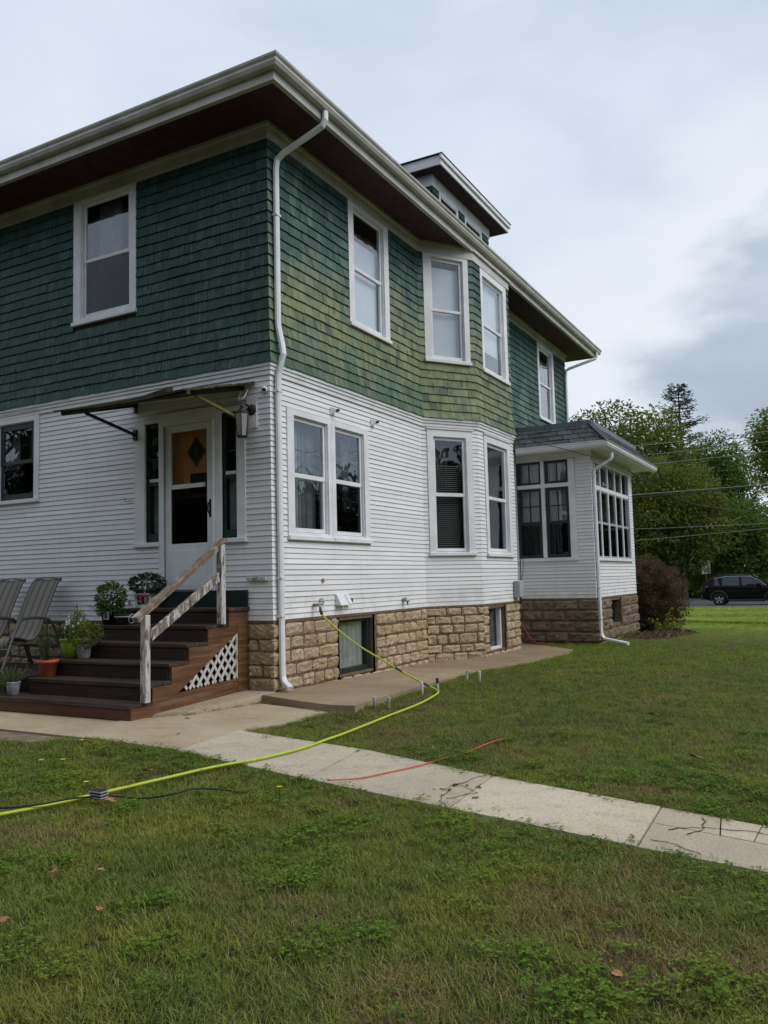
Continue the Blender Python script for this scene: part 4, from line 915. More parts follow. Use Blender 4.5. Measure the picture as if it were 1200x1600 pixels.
# saw-tooth stringer of the right side, a sloping plate, base board and corner post
def strg(x0, x1):
    b = MB(); pl = [(-.02, 1.125)]
    for i, (zt_, yb, yf) in enumerate(TR):
        pl += [(yf + .04, zt_ - .04)] + ([(yf + .04, TR[i + 1][0] - .04)] if i < 5 else [])
    pl += [(-1.86, .23), (-1.88, .115), (-1.62, .115), (-1.20, .31), (-.20, .875), (-.02, .96)]
    n = len(pl); vs_ = [(x0, y, z) for y, z in pl] + [(x1, y, z) for y, z in pl]
    b.add(vs_, [tuple(range(n))[::-1], tuple(range(n, 2 * n))] + [(i, (i + 1) % n, n + (i + 1) % n, n + i) for i in range(n)], tint=.5)
    return sbuild(b, 'stringer', 'wood_brown', 0)
strg(XR - .040, XR - .002); strg(XLf, XLf + .04)
b = MB(); b.hexa([(XR - .034, -1.60, .13), (XR - .004, -1.60, .13), (XR - .004, -.09, .185), (XR - .034, -.09, .185), (XR - .034, -1.22, .30), (XR - .004, -1.22, .30), (XR - .004, -.09, .352), (XR - .034, -.09, .352)], tint=.45); sbuild(b, 'base_board', 'wood_brown')
b = MB(); b.box(XR - .036, XR + .004, -.205, -.012, .17, 1.0, tint=.55); sbuild(b, 'corner_board', 'wood_brown')
# lattice: crossing slats cut by the triangle (y,z)
TRI = [(-1.17, .318), (-.20, .352), (-.20, .872)]
def clip_line(c, sl):
    """part of the line z = sl*y + c inside the triangle"""
    hits = []
    for (a, d) in ((0, 1), (1, 2), (2, 0)):
        (y0, z0), (y1, z1) = TRI[a], TRI[d]; den = (z1 - z0) - sl * (y1 - y0)
        if abs(den) < 1e-6: continue
        t = (sl * y0 + c - z0) / den
        if 0 <= t <= 1: hits.append((y0 + t * (y1 - y0), z0 + t * (z1 - z0)))
    if len(hits) >= 2:
        hits.sort(); return hits[0], hits[-1]
for sl, xo in ((1.25, -.012), (-1.25, -.024)):
    c = -2.2
    while c < 3.2:
        r_ = clip_line(c, sl); c += .152
        if r_ and math.dist(*r_) > .035:
            (y0, z0), (y1, z1) = r_; b = MB(); b.beam((XR + xo, y0, z0), (XR + xo, y1, z1), .008, .036, (1, 0, 0)) if 0 else b.beam((XR + xo, y0, z0), (XR + xo, y1, z1), .008, .034); sbuild(b, 'lattice_slat', 'lattice_white', 0)
b = MB(); b.box(XR - .03, XR - .004, -.225, -.205, .35, .87); sbuild(b, 'lattice_edge', 'lattice_white', 0)
b = MB(); b.box(XLf + .05, XR - .06, -1.2, -.1, .10, .9); 
# posts and rails
b = MB(); b.box(XR - .04, XR + .035, -1.715, -1.645, .268, 1.15); P_lo = sbuild(b, 'post', 'peeling_white', .006); P_lo['label'] = 'lower post with most of its white paint peeled away'
b = MB(); b.box(XR - .04, XR + .035, -.53, -.455, .985, 1.90); sbuild(b, 'post', 'peeling_white', .006)
b = MB(); b.beam((XR - .005, -1.83, 1.115), (XR - .005, -.42, 1.965), .085, .034); b.beam((XR - .005, -1.80, 1.095), (XR - .005, -.44, 1.915), .05, .045); sbuild(b, 'handrail', 'rail_top', .006)
b = MB(); b.beam((XR - .005, -1.62, .925), (XR - .005, -.5, 1.545), .04, .10); sbuild(b, 'middle_rail', 'peeling_worn', .006)
b = MB(); b.box(XR + .02, XR + .30, -.06, -.02, 1.475, 1.515); b.box(XR - .03, XR + .0, -.46, -.03, 1.455, 1.53) if 0 else None; sbuild(b, 'rail_stub', 'peeling_white', .004)
b = MB(); b.box(XR - .10, XR + .03, -.42, -.30, 1.95, 1.99); 
# ------------------------------------------------------------------ awning
aw = empty('awning', (-1.2, -.6, 3.7), 'flat mossy wooden awning on slanting struts above the entry door', 'awning')
def abuild(b, nm, mt, bev=0):
    o = b.build(nm, mt, None, bevel=bev); o.parent = aw; o.matrix_parent_inverse = Matrix.Translation((1.2, .6, -3.7)); return o
sag = lambda x, y: 3.845 + .262 * y + .018 * math.sin(x * 2.2 + 1)
for k in range(9):
    y0 = -.02 - k * .136; y1 = y0 - .128; xa = -2.22 - rnd.uniform(0, .06) - (.06 if k > 7 else 0); xb = -.24 + rnd.uniform(-.03, .05) + (.05 if k > 7 else 0)
    b = MB(); n = 8; rg = []
    for t in range(n + 1):
        x = xa + (xb - xa) * t / n; wob = rnd.uniform(-.004, .004)
        rg.append([(x, y0, sag(x, y0) + .012 + wob), (x, y1, sag(x, y1) + .012 + wob), (x, y1, sag(x, y1) + .034 + wob), (x, y0, sag(x, y0) + .034 + wob)])
    b.add([v for q in rg for v in q], [(4 * t + i, 4 * t + (i + 1) % 4, 4 * t + 4 + (i + 1) % 4, 4 * t + 4 + i) for t in range(n) for i in range(4)] + [(3, 2, 1, 0), (4 * n, 4 * n + 1, 4 * n + 2, 4 * n + 3)], tint=rnd.random())
    abuild(b, 'board', 'wood_moss')
b = MB(); b.hexa([(-1.0, -1.16, sag(-1, -1.16) + .03), (-.62, -1.10, sag(-.6, -1.1) + .03), (-.62, -1.0, sag(-.6, -1) + .04), (-1.0, -1.06, sag(-1, -1) + .035), (-1.0, -1.16, sag(-1, -1.1) + .04), (-.60, -1.10, sag(-.6, -1.1) + .10), (-.60, -1.0, sag(-.6, -1) + .11), (-1.0, -1.06, sag(-1, -1) + .045)]); abuild(b, 'loose_board', 'wood_moss')
for x, mt in ((-2.17, 'wood_moss'), (-.40, 'wood_mossbeam')):
    b = MB(); b.beam((x, -.0, sag(x, 0) - .015), (x, -1.20, sag(x, -1.2) - .015), .04, .05); abuild(b, 'arm', 'wood_moss')
    b = MB(); b.beam((x, -.03, 3.43), (x, -.86, sag(x, -.86) - .04), .032, .034) ; abuild(b, 'strut', 'black_metal' if x < -1 else mt)
    b = MB(); b.box(x - .03, x + .03, -.055, -.028, 3.36, 3.50); abuild(b, 'bracket', 'black_metal' if x < -1 else 'white_trim')
b = MB(); b.beam((-2.2, -1.18, sag(-2.2, -1.18) - .01), (-.22, -1.18, sag(-.2, -1.18) - .01), .05, .045); abuild(b, 'front_beam', 'wood_moss')
b = MB(); b.box(-2.185, -2.145, -.05, -.02, 3.72, 3.84); abuild(b, 'bracket', 'black_metal')
b = MB(); b.tube(catmull([(-.42, -.03, 3.79), (-.42, -.07, 3.68), (-.40, -.10, 3.67), (-.33, -.08, 3.69), (-.31, -.03, 3.80)], 4), .012, 6); abuild(b, 'bracket', 'white_trim')
# ------------------------------------------------------------------ wall lantern
lm = empty('wall_lantern', (-.25, -.12, 3.35), 'weathered brass carriage lantern with clear panes beside the door', 'lantern'); lm.scale = (1.22, 1.12, 1.15)
def lbuild(b, nm, mt, sm=False): o = b.build(nm, mt, lm, smooth=sm); return o
b = MB(); b.box(-.06, .06, .075, .105, -.03, .30); lbuild(b, 'mounting_block', 'white_trim')
b = MB(); b.lathe([(.0, -.01), (.055, -.01), (.06, .0), (.045, .02), (.0, .022)], (0, 0, 0), 14); b.v = [(x, .072 - z, y + .16) for x, y, z in b.v]; lbuild(b, 'wall_plate', 'dark_iron', True)
b = MB(); b.tube(catmull([(0, .06, .16), (0, .01, .20), (0, -.05, .20), (0, -.09, .165), (0, -.09, .14)], 5), .011, 6); lbuild(b, 'arm', 'dark_iron', True)
cy = -.09
b = MB(); b.lathe([(.075, .10), (.085, .098), (.03, .14), (.022, .15), (.028, .165), (.012, .18), (.006, .21), (.0, .225)], (0, cy, 0), 6, capb=True); lbuild(b, 'roof', 'dark_iron')
b = MB(); b.lathe([(.0, -.155), (.05, -.155), (.058, -.145), (.05, -.135), (.0, -.135)], (0, cy, 0), 6); lbuild(b, 'base', 'dark_iron')
b = MB()
for j in range(6):
    t = 2 * math.pi * j / 6; c_, s_ = math.cos(t), math.sin(t); b.beam((c_ * .052, cy + s_ * .052, -.14), (c_ * .074, cy + s_ * .074, .10), .009, .009)
lbuild(b, 'cage', 'dark_iron')
b = MB()
for j in range(6):
    t, u_ = 2 * math.pi * j / 6 + .06, 2 * math.pi * (j + 1) / 6 - .06
    p = lambda t_, r_, z_: (math.cos(t_) * r_, cy + math.sin(t_) * r_, z_)
    b.hexa([p(t, .049, -.135), p(u_, .049, -.135), p(u_, .071, .098), p(t, .071, .098), p(t, .051, -.135), p(u_, .051, -.135), p(u_, .073, .098), p(t, .073, .098)])
lbuild(b, 'pane', 'glass_lamp')
b = MB(); b.lathe([(.0, -.13), (.018, -.13), (.018, -.04), (.024, -.02), (.02, .02), (.0, .04)], (0, cy, 0), 10); lbuild(b, 'bulb', 'label_white', True)
# ------------------------------------------------------------------ garden hose, spigot, wall fittings
sp = empty('spigot', (.02, .83, 1.135), 'brass spigot with a round handle low on the white clapboards', 'spigot')
b = MB(); b.tube([(0, 0, .02), (.07, 0, .02), (.10, 0, .0), (.105, 0, -.045)], .017, 8); b.build('body', 'brass', sp, smooth=True)
b = MB(); b.tube([(.07, .02, .025), (.07, .07, .05)], .009, 6); b.tube([(.07 + .038 * math.cos(t), .078 + .01 * math.sin(t), .055 + .038 * math.sin(t)) for t in [2 * math.pi * i / 12 for i in range(13)]], .009, 6); b.box(.035, .105, .070, .086, .047, .063); b.build('handle', 'galvanised', sp, smooth=False)
hose = empty('garden_hose', (0, 0, 0), 'lime green garden hose running from the spigot across the walkway', 'hose')
HP = catmull([(.125, .83, 1.09), (.14, .832, 1.04), (.32, .84, .88), (.62, .86, .67), (.98, .90, .47), (1.30, .935, .30), (1.55, .955, .185), (1.645, .950, .145), (1.70, .88, .135), (1.78, .62, .135), (1.90, -.05, .135), (1.96, -.85, .135), (2.03, -1.70, .135), (2.055, -2.05, .140), (2.06, -2.46, .140), (1.99, -2.88, .142), (1.86, -3.25, .145), (1.75, -3.66, .140), (1.66, -4.08, .140), (1.58, -4.43, .140), (1.46, -4.75, .140), (1.2, -5.3, .14), (.8, -6.2, .14)], 7)
b = MB(); b.tube(HP, .0118, 8); b.build('tube', 'hose_lime', hose, smooth=True)
def along(P_, t):
    ds = [0]
    for i in range(1, len(P_)): ds.append(ds[-1] + (P_[i] - P_[i - 1]).length)
    for i in range(1, len(P_)):
        if ds[i] >= t: return P_[i - 1].lerp(P_[i], (t - ds[i - 1]) / max(1e-6, ds[i] - ds[i - 1]))
for t in (1.24, 1.62):
    b = MB(); b.tube([along(HP, t), along(HP, t + .05), along(HP, t + .10)], .0138, 8); b.build('band', 'hose_green', hose, smooth=True)
b = MB(); b.tube([(.125, .83, 1.10), (.128, .83, 1.075), (.145, .832, 1.035)], .02, 8); b.build('coupling', 'hose_green', hose, smooth=True)
vh = empty('vent_hood', (.012, 1.50, 1.20), 'white metal dryer vent hood on the clapboards right of the spigot', 'vent')
b = MB(); b.hexa([(0, -.14, -.07), (.10, -.14, -.075), (.10, .06, -.075), (0, .06, -.07), (0, -.14, .075), (.02, -.14, .075), (.02, .06, .075), (0, .06, .075)]); b.build('hood', 'metal_white', vh, bevel=.004)
b = MB(); b.hexa([(0, .08, -.06), (.09, .08, -.06), (.09, .17, -.065), (0, .17, -.06), (0, .08, .075), (.02, .08, .075), (.02, .17, .075), (0, .17, .075)]); b.build('flap', 'metal_white', vh, bevel=.003)
b = MB(); b.box(0, .07, .172, .20, -.065, .01); b.build('outlet', 'interior', vh)
vp = empty('pipe_outlet', (.012, 3.31, 1.14), 'small weathered grey pipe outlet on the clapboards before the bay', 'pipe outlet')
b = MB(); b.tube([(0, 0, 0), (.06, 0, .0), (.085, 0, -.03)], .035, 10); b.lathe([(0, 0), (.05, 0), (.05, .015), (0, .015)], (0, 0, 0), 12); b.build('pipe', 'galvanised', vp, smooth=False)
b = MB(); b.tube([(.07, 0, -.02), (.075, .0, -.085)], [.012, .008], 6); b.build('drip_nozzle', 'dark_iron', vp)
for y, z, lb in ((1.38, 3.725, 'white line bracket with a black insulator above the left sash of the double window'), (2.47, 3.735, 'white line bracket with a black insulator above the right corner of the double window')):
    o = empty('line_bracket', (.014, y, z), lb, 'bracket', 'white line brackets over the double window')
    b = MB(); b.box(0, .012, -.055, .035, -.05, .05); b.beam((.01, -.03, .03), (.07, -.02, .0), .012, .03); b.beam((.01, -.04, -.03), (.07, -.02, .0), .012, .02); b.build('plate', 'white_trim', o)
    b = MB(); b.tube([(.07, -.01, .0), (.075, .045, .015)], .02, 8); b.build('insulator', 'black_metal', o, smooth=True)
b = MB(); b.lathe([(.0, -.02), (.04, -.02), (.045, .0), (.03, .012), (.0, .02)], (0, 0, 0), 12); b.v = [(x, -z, y) for x, y, z in b.v]
o = empty('sensor', (-.06, -.035, 3.76), 'small white motion sensor beside the corner downspout', 'sensor'); b.build('housing', 'metal_white', o, smooth=True)
b = MB(); b.tube([(0.0, -.02, 0), (.05, -.05, -.015)], .02, 8); b.build('lens', 'black_metal', o, smooth=True)
o = empty('wall_hook', (-2.27, -.02, 2.555), 'thin wire hook on the clapboards left of the door', 'hook')
b = MB(); b.tube(catmull([(.03, 0, .01), (.01, -.03, .01), (-.04, -.05, .0), (-.06, -.05, .02), (-.05, -.05, .045), (-.03, -.05, .05)], 4), .004, 5); b.build('wire', 'dark_iron', o)
ub = empty('utility_box', (.64, 6.60, 1.22), 'grey utility box with cables at the end of the bay', 'utility box')
b = MB(); b.box(0, .10, -.11, .13, -.16, .15); b.build('box', 'grey_plastic', ub, bevel=.012)
b = MB(); b.box(.10, .112, -.095, .115, -.145, .135); b.build('lid', 'grey_plastic', ub, bevel=.01)
b = MB(); b.tube(catmull([(.03, .13, -.16), (.05, .15, -.22), (.0, .19, -.26)], 5), .018, 6); b.build('elbow', 'black_metal', ub, smooth=True)
b = MB(); b.tube(catmull([(.04, .16, .14), (.03, .22, .5), (.015, .24, 1.0), (.02, .22, 1.8), (.02, .18, 2.6), (.03, .12, 2.95)], 5), .008, 5); b.tube(catmull([(.06, .17, .14), (.07, .26, .45), (.03, .27, .9), (.03, .25, 1.7)], 5), .006, 5); b.build('cable', 'black_metal', ub, smooth=True)
# overhead cable from the bay to the street, with its spare loop
b = MB(); b.tube(catmull([(.66, 6.78, 4.17), (.9, 7.1, 4.02), (1.4, 7.25, 3.84), (1.9, 7.3, 3.66), (2.35, 7.45, 3.50), (2.6, 9, 3.30), (2.9, 14, 3.12), (3.3, 30, 3.88)], 8), .007, 5)
b.tube([(.74 + .07 * math.cos(t), 6.95 + .05 * math.sin(t), 3.98 + .085 * math.sin(t)) for t in [2 * math.pi * i / 16 for i in range(17)]], .006, 5)
tag(b.build('service_cable', 'black_metal', smooth=True), 'black service cable slung from the bay past the porch gutter', 'cable')
# ------------------------------------------------------------------ pipe stubs in the grass
PIP = [(1.52, -.31, .13, 'grey-capped pipe stub, nearest the walkway, left of its pair', 1), (1.68, -.30, .13, 'grey-capped pipe stub, nearest the walkway, right of its pair', 1), (1.53, .80, .15, 'white pipe stub just left of the bend in the hose', 0), (1.625, 1.03, .17, 'rust-tipped white pipe stub at the bend in the hose', 2), (1.51, 2.17, .13, 'short green-topped pipe stub beyond the hose bend, beside the concrete strip', 3), (1.72, 2.09, .14, 'short white pipe stub farthest to the right in the lawn', 0)]
for x, y, h, lb, k in PIP:
    o = empty('pipe_stub', (x, y, .10), lb, 'pipe stub', 'pipe stubs standing in the lawn by the concrete strip'); o.rotation_euler = (rnd.uniform(-.05, .05), rnd.uniform(-.05, .05), 0)
    b = MB(); b.lathe([(.0145, -.05), (.0145, h * .55), (.0145, h * .8)], (0, 0, 0), 10); b.build('pipe', 'galvanised' if k == 1 else 'soffit_white', o, smooth=True)
    b = MB(); b.lathe([(.0175, h * .66), (.0175, h), (.014, h + .004), (.0, h + .004)], (0, 0, 0), 10); b.build('cap', {0: 'soffit_white', 1: 'grey_plastic', 2: 'dark_iron', 3: 'galvanised'}[k], o, smooth=False)
# ------------------------------------------------------------------ cords
b = MB(); b.tube(catmull([(2.84, -3.28, .15), (2.97, -3.10, .135), (3.08, -2.83, .132), (3.18, -2.57, .132), (3.22, -2.34, .128), (3.27, -2.0, .112), (3.33, -1.55, .124), (3.40, -1.2, .10)], 6), .005, 6)
tag(b.build('extension_cord', 'cord_orange', smooth=True), 'thin orange cord lying across the walkway into the lawn', 'cord')
b = MB(); b.tube(catmull([(.30, 7.86, .50), (.42, 7.82, .30), (.62, 7.72, .15), (.95, 7.50, .135), (1.35, 7.32, .14)], 6), .007, 6); tag(b.build('ground_cord', 'cord_orange', smooth=True), 'dull red cord hanging down the dark block foundation onto the concrete', 'cord')
bc = empty('power_cord', (1.78, -4.23, .15), 'black cord and chunky plug lying in the grass beside the hose', 'cord')
b = MB(); b.tube(catmull([(-.75, -.45, -.0), (-.36, -.42, .01), (-.20, -.28, .012), (-.10, -.13, .02), (0, 0, .015)], 6), .006, 6); b.tube(catmull([(.02, .02, .02), (.2, .18, -.02), (.36, .29, -.0), (.39, .40, .004), (.53, .51, -.01), (.7, .62, -.05)], 6), .006, 6); b.build('cable', 'cord_black', bc, smooth=True)
b = MB(); b.box(-.05, .05, -.03, .03, -.0, .055); b.build('plug', 'car_plastic', bc, bevel=.012)
b = MB()
for k in range(3): b.box(-.052, .052, -.032, .032, .008 + .017 * k, .014 + .017 * k)
b.build('rib', 'grey_plastic', bc)
# ------------------------------------------------------------------ plants
def rv(r=rnd):
    while True:
        v = Vector((r.uniform(-1, 1), r.uniform(-1, 1), r.uniform(-1, 1)))
        if .05 < v.length < 1: return v
def leaf(mb_, p, d, up, ln, wd_, tint, fold=.25):
    """pointed leaf of two folded triangles from p along d"""
    d = d.normalized(); s_ = d.cross(up); s_ = s_.normalized() if s_.length > 1e-3 else Vector((1, 0, 0)); n_ = s_.cross(d)
    a = p; t = p + d * ln - n_ * ln * .12; m_ = p + d * ln * .5; l_ = m_ + s_ * wd_ / 2 + n_ * wd_ * fold; r_ = m_ - s_ * wd_ / 2 + n_ * wd_ * fold
    b0 = len(mb_.v); mb_.v += [tuple(a), tuple(l_), tuple(t), tuple(r_)]; mb_.f += [(b0, b0 + 1, b0 + 2), (b0, b0 + 2, b0 + 3)]; mb_.mi += [0, 0]; mb_.a.setdefault('tint', []).extend([tint, tint])
def bushy(mb_, c, rad, n, ln, wd_, droop=.2, bias=.5, flat=1.0):
    for _ in range(n):
        v = rv(); v = v.normalized() * (v.length ** bias); p = Vector(c) + Vector((v.x * rad[0], v.y * rad[1], v.z * rad[2]))
        d = (v + rv() * .7 + Vector((0, 0, .25 - droop))).normalized(); leaf(mb_, p, d, Vector((0, 0, 1)) + rv() * .6, ln * rnd.uniform(.6, 1.2), wd_ * rnd.uniform(.7, 1.15), min(1, max(0, .5 + .35 * v.z + rnd.uniform(-.3, .3))))
def pot(loc, prof, mat, label, cat='potted plant', name='potted_plant', n=22, soilz=None, group=None):
    o = empty(name, loc, label, cat, group); b = MB(); b.lathe(prof, (0, 0, 0), n); b.build('pot', mat, o, smooth=True)
    z = soilz if soilz is not None else prof[-1][1] - .02; r = prof[-1][0] - .008
    b = MB(); b.lathe([(.0, z + .004), (r * .97, z)], (0, 0, 0), n, capb=False); b.build('soil', 'soil', o); return o
def stems(o, pts, r=.003, mat='stem_green'):
    b = MB()
    for a, c in pts: b.tube([a, (Vector(a) + Vector(c)) / 2 + rv() * .01, c], [r, r * .8, r * .5], 5)
    b.build('stem', mat, o)
def spiky(mb_, base, n, h, spread, ln, wd_, per=16):
    st = []
    for _ in range(n):
        t = rnd.uniform(0, 2 * math.pi); r_ = rnd.uniform(0, spread); tip = Vector(base) + Vector((math.cos(t) * r_, math.sin(t) * r_, h * rnd.uniform(.6, 1.0))); bs = Vector(base) + Vector((math.cos(t) * r_ * .3, math.sin(t) * r_ * .3, 0)); st.append((bs, tip))
        for k in range(per):
            f = (k + .5) / per; p = bs.lerp(tip, f); d = (tip - bs).normalized() + rv() * .9; leaf(mb_, p, d, Vector((0, 0, 1)), ln * rnd.uniform(.7, 1.2), wd_, .3 + .6 * f * rnd.random())
    return st
# herb in a galvanised pail on the lowest tread
o = pot((-2.30, -1.74, .272), [(.052, 0), (.058, .005), (.074, .135), (.078, .14), (.074, .146), (.070, .14)], 'galvanised', 'small galvanised pail with a sprawling pale herb at the left end of the lowest step')
b = MB(); st = spiky(b, (-.05, .0, .10), 46, .20, .26, .035, .012, 12); st += spiky(b, (-.18, .02, .02), 24, .16, .15, .035, .012, 10); b.build('foliage', 'leaf_herb', o, recalc=False); stems(o, st, .0025)
# rosemary in a terracotta pot
o = pot((-2.13, -1.42, .447), [(.070, 0), (.078, .004), (.108, .15), (.122, .152), (.126, .185), (.120, .188), (.112, .175)], 'terracotta', 'orange terracotta pot with upright rosemary on the second step, white daisy stamp on its side')
b = MB(); st = spiky(b, (0, 0, .15), 34, .36, .16, .030, .009, 20); b.build('foliage', 'leaf_dark', o, recalc=False); stems(o, st)
b = MB()
cs = Vector((math.cos(-1.75), math.sin(-1.75), 0)); sd_ = Vector((-cs.y, cs.x, 0))
pc = cs * .0915 + Vector((0, 0, .085))
b.add([pc + (sd_ * math.cos(t) + Vector((cs.x * .18, cs.y * .18, .98)) * math.sin(t)) * .026 for t in [2 * math.pi * i / 14 for i in range(14)]], [tuple(range(14))]); b.build('daisy_stamp', 'label_white', o, recalc=False)
b = MB()
for k in range(6):
    t = math.pi / 3 * k; q = pc + cs * .0025 + (sd_ * math.cos(t) + Vector((0, 0, 1)) * math.sin(t)) * .014
    b.add([q + (sd_ * math.cos(u) + Vector((cs.x * .18, cs.y * .18, .98)) * math.sin(u)) * .005 for u in [2 * math.pi * i / 6 for i in range(6)]], [tuple(range(6))])
b.build('daisy_petal', 'terracotta', o, recalc=False)
# lime pot
o = pot((-2.13, -1.08, .627), [(.078, 0), (.088, .006), (.118, .08), (.136, .16), (.146, .20), (.150, .205), (.150, .225), (.142, .228), (.135, .21)], 'lime_glaze', 'glossy lime green pot with dark trailing leaves on the third step')
b = MB(); bushy(b, (-.04, 0, .25), (.17, .14, .09), 260, .05, .016, .2); st = spiky(b, (-.08, 0, .2), 16, .22, .2, .04, .01, 10); b.build('foliage', 'leaf_dark', o, recalc=False); stems(o, st)
# white flowered plant in a galvanised pail
o = pot((-1.86, -1.14, .627), [(.062, 0), (.068, .004), (.084, .145), (.088, .15), (.084, .156), (.08, .15)], 'galvanised', 'galvanised pail with a bushy white flowering plant on the third step')
b = MB(); bushy(b, (.01, 0, .27), (.20, .18, .14), 700, .042, .022, .1); bushy(b, (-.12, .02, .40), (.10, .09, .13), 200, .042, .022, .1); st = spiky(b, (-.14, .02, .3), 4, .36, .05, .04, .02, 8); b.build('foliage', 'leaf_green', o, recalc=False); stems(o, st)
b = MB()
for (x, z, yy) in ((-.11, .435, -.14), (-.075, .445, -.14), (-.11, .405, -.15), (-.07, .415, -.15), (.045, .415, -.12), (.005, .385, -.16), (-.155, .49, -.08), (-.225, .43, -.06), (-.22, .36, -.08), (.02, .45, -.06)):
    for k in range(5):
        t = 2 * math.pi * k / 5 + z * 9; c = Vector((x, yy, z)); leaf(b, c, Vector((math.cos(t), -.35, math.sin(t))), Vector((0, -1, 0)), .021, .021, .5, .1)
b.build('flower', 'petal_white', o, recalc=False)
# basil in a black pot
o = pot((-2.02, -.58, .987), [(.09, 0), (.10, .005), (.125, .15), (.132, .152), (.132, .17), (.122, .17)], 'black_pot', 'black plastic pot with bright bushy basil on the fifth step')
b = MB(); bushy(b, (.01, -.02, .33), (.17, .15, .165), 620, .065, .038, .25); bushy(b, (.0, -.1, .18), (.09, .06, .08), 90, .05, .03, .4); b.build('foliage', 'leaf_basil', o, recalc=False)
b = MB(); st = spiky(b, (-.12, .02, .1), 12, .16, .26, .03, .01, 9); b.build('dry_sprig', 'leaf_bronze', o, recalc=False); stems(o, st, .002)
b = MB(); b.hexa([(-.005, -.122, .06), (.085, -.118, .06), (.085, -.125, .165), (-.005, -.132, .17), (-.005, -.119, .06), (.085, -.115, .06), (.085, -.122, .165), (-.005, -.129, .17)]); tg = b.build('price_tag', 'grey_plastic', o)
b = MB(); b.hexa([(.03, -.130, .085), (.055, -.128, .085), (.055, -.133, .135), (.03, -.135, .135), (.03, -.128, .085), (.055, -.126, .085), (.055, -.131, .135), (.03, -.133, .135)]); b.build('print', 'label_black', tg)
# dark wire handled tub
o = pot((-1.77, -.60, .987), [(.085, 0), (.095, .004), (.125, .12), (.132, .122), (.128, .128), (.12, .12)], 'dark_iron', 'dark metal tub with ring handle and sparse trailing sprigs beside the basil')
b = MB(); st = spiky(b, (0, 0, .1), 14, .10, .2, .03, .012, 8); b.build('foliage', 'leaf_dark', o, recalc=False); stems(o, st, .002)
b = MB(); b.tube([(.135 + .01 * math.sin(t), -.02 + .05 * math.cos(t), .07 + .055 * math.sin(t)) for t in [2 * math.pi * i / 16 for i in range(17)]], .005, 6); b.build('ring_handle', 'galvanised', o, smooth=True)
b = MB(); b.lathe([(.117, .085), (.121, .09), (.124, .10), (.122, .105)], (0, 0, 0), 22, capb=False); b.build('band', 'galvanised', o, smooth=True)
# bucket with a printed label on the landing
o = pot((-1.79, -.22, 1.168), [(.130, 0), (.142, .004), (.143, .012), (.136, .018), (.150, .17), (.156, .18), (.150, .188), (.146, .18)], 'galvanised', 'steel bucket with a black and red printed label and leafy plant on the top landing', n=28)
def wraplabel(r, a0, a1, z0, z1, mat, nm, par, off):
    b = MB(); n = 10; vs_ = []
    for i in range(n + 1):
        t = a0 + (a1 - a0) * i / n
        for z in (z0, z1): rr_ = r(z) + off; vs_.append((rr_ * math.cos(t), rr_ * math.sin(t), z))
    b.add(vs_, [(2 * i, 2 * i + 2, 2 * i + 3, 2 * i + 1) for i in range(n)]); return b.build(nm, mat, par, smooth=True, recalc=False)
rb_ = lambda z: .136 + (z - .018) / .152 * .014
lb0 = wraplabel(rb_, -1.62, -.62, .05, .162, 'label_black', 'label', o, .0015)
wraplabel(rb_, -1.62, -.62, .145, .162, 'label_red', 'label_band', lb0, .003); wraplabel(rb_, -1.56, -1.12, .105, .120, 'label_red', 'label_band', lb0, .003)
for k, (a0, a1, z) in enumerate(((-1.45, -1.20, .131), (-1.52, -1.2, .092), (-1.52, -1.25, .082), (-1.0, -.72, .13), (-1.0, -.75, .115), (-1.0, -.7, .10), (-.98, -.8, .085), (-1.3, -1.18, .066), (-1.0, -.75, .065))): wraplabel(rb_, a0, a1, z, z + .0045, 'label_white', 'print_line', lb0, .003)
b = MB(); bushy(b, (.02, 0, .30), (.24, .18, .12), 560, .055, .034, .15); st = [((0, 0, .15), (x, y, z)) for x, y, z in ((-.2, 0, .33), (.22, 0, .38), (.05, -.05, .42), (.3, .02, .36))]; b.build('foliage', 'leaf_dark', o, recalc=False); stems(o, st, .004)
# small clear jar leaning there
o = empty('glass_jar', (-2.02, -.24, 1.168), 'small clear jar standing left of the labelled bucket', 'jar'); b = MB(); b.lathe([(.03, 0), (.042, .005), (.044, .12), (.036, .14), (.036, .165), (.032, .165)], (0, 0, 0), 14); b.build('body', 'pane_glass', o, smooth=True)
b = MB(); b.box(-.022, .03, -.047, -.044, .03, .11); b.build('label', 'grey_plastic', o)
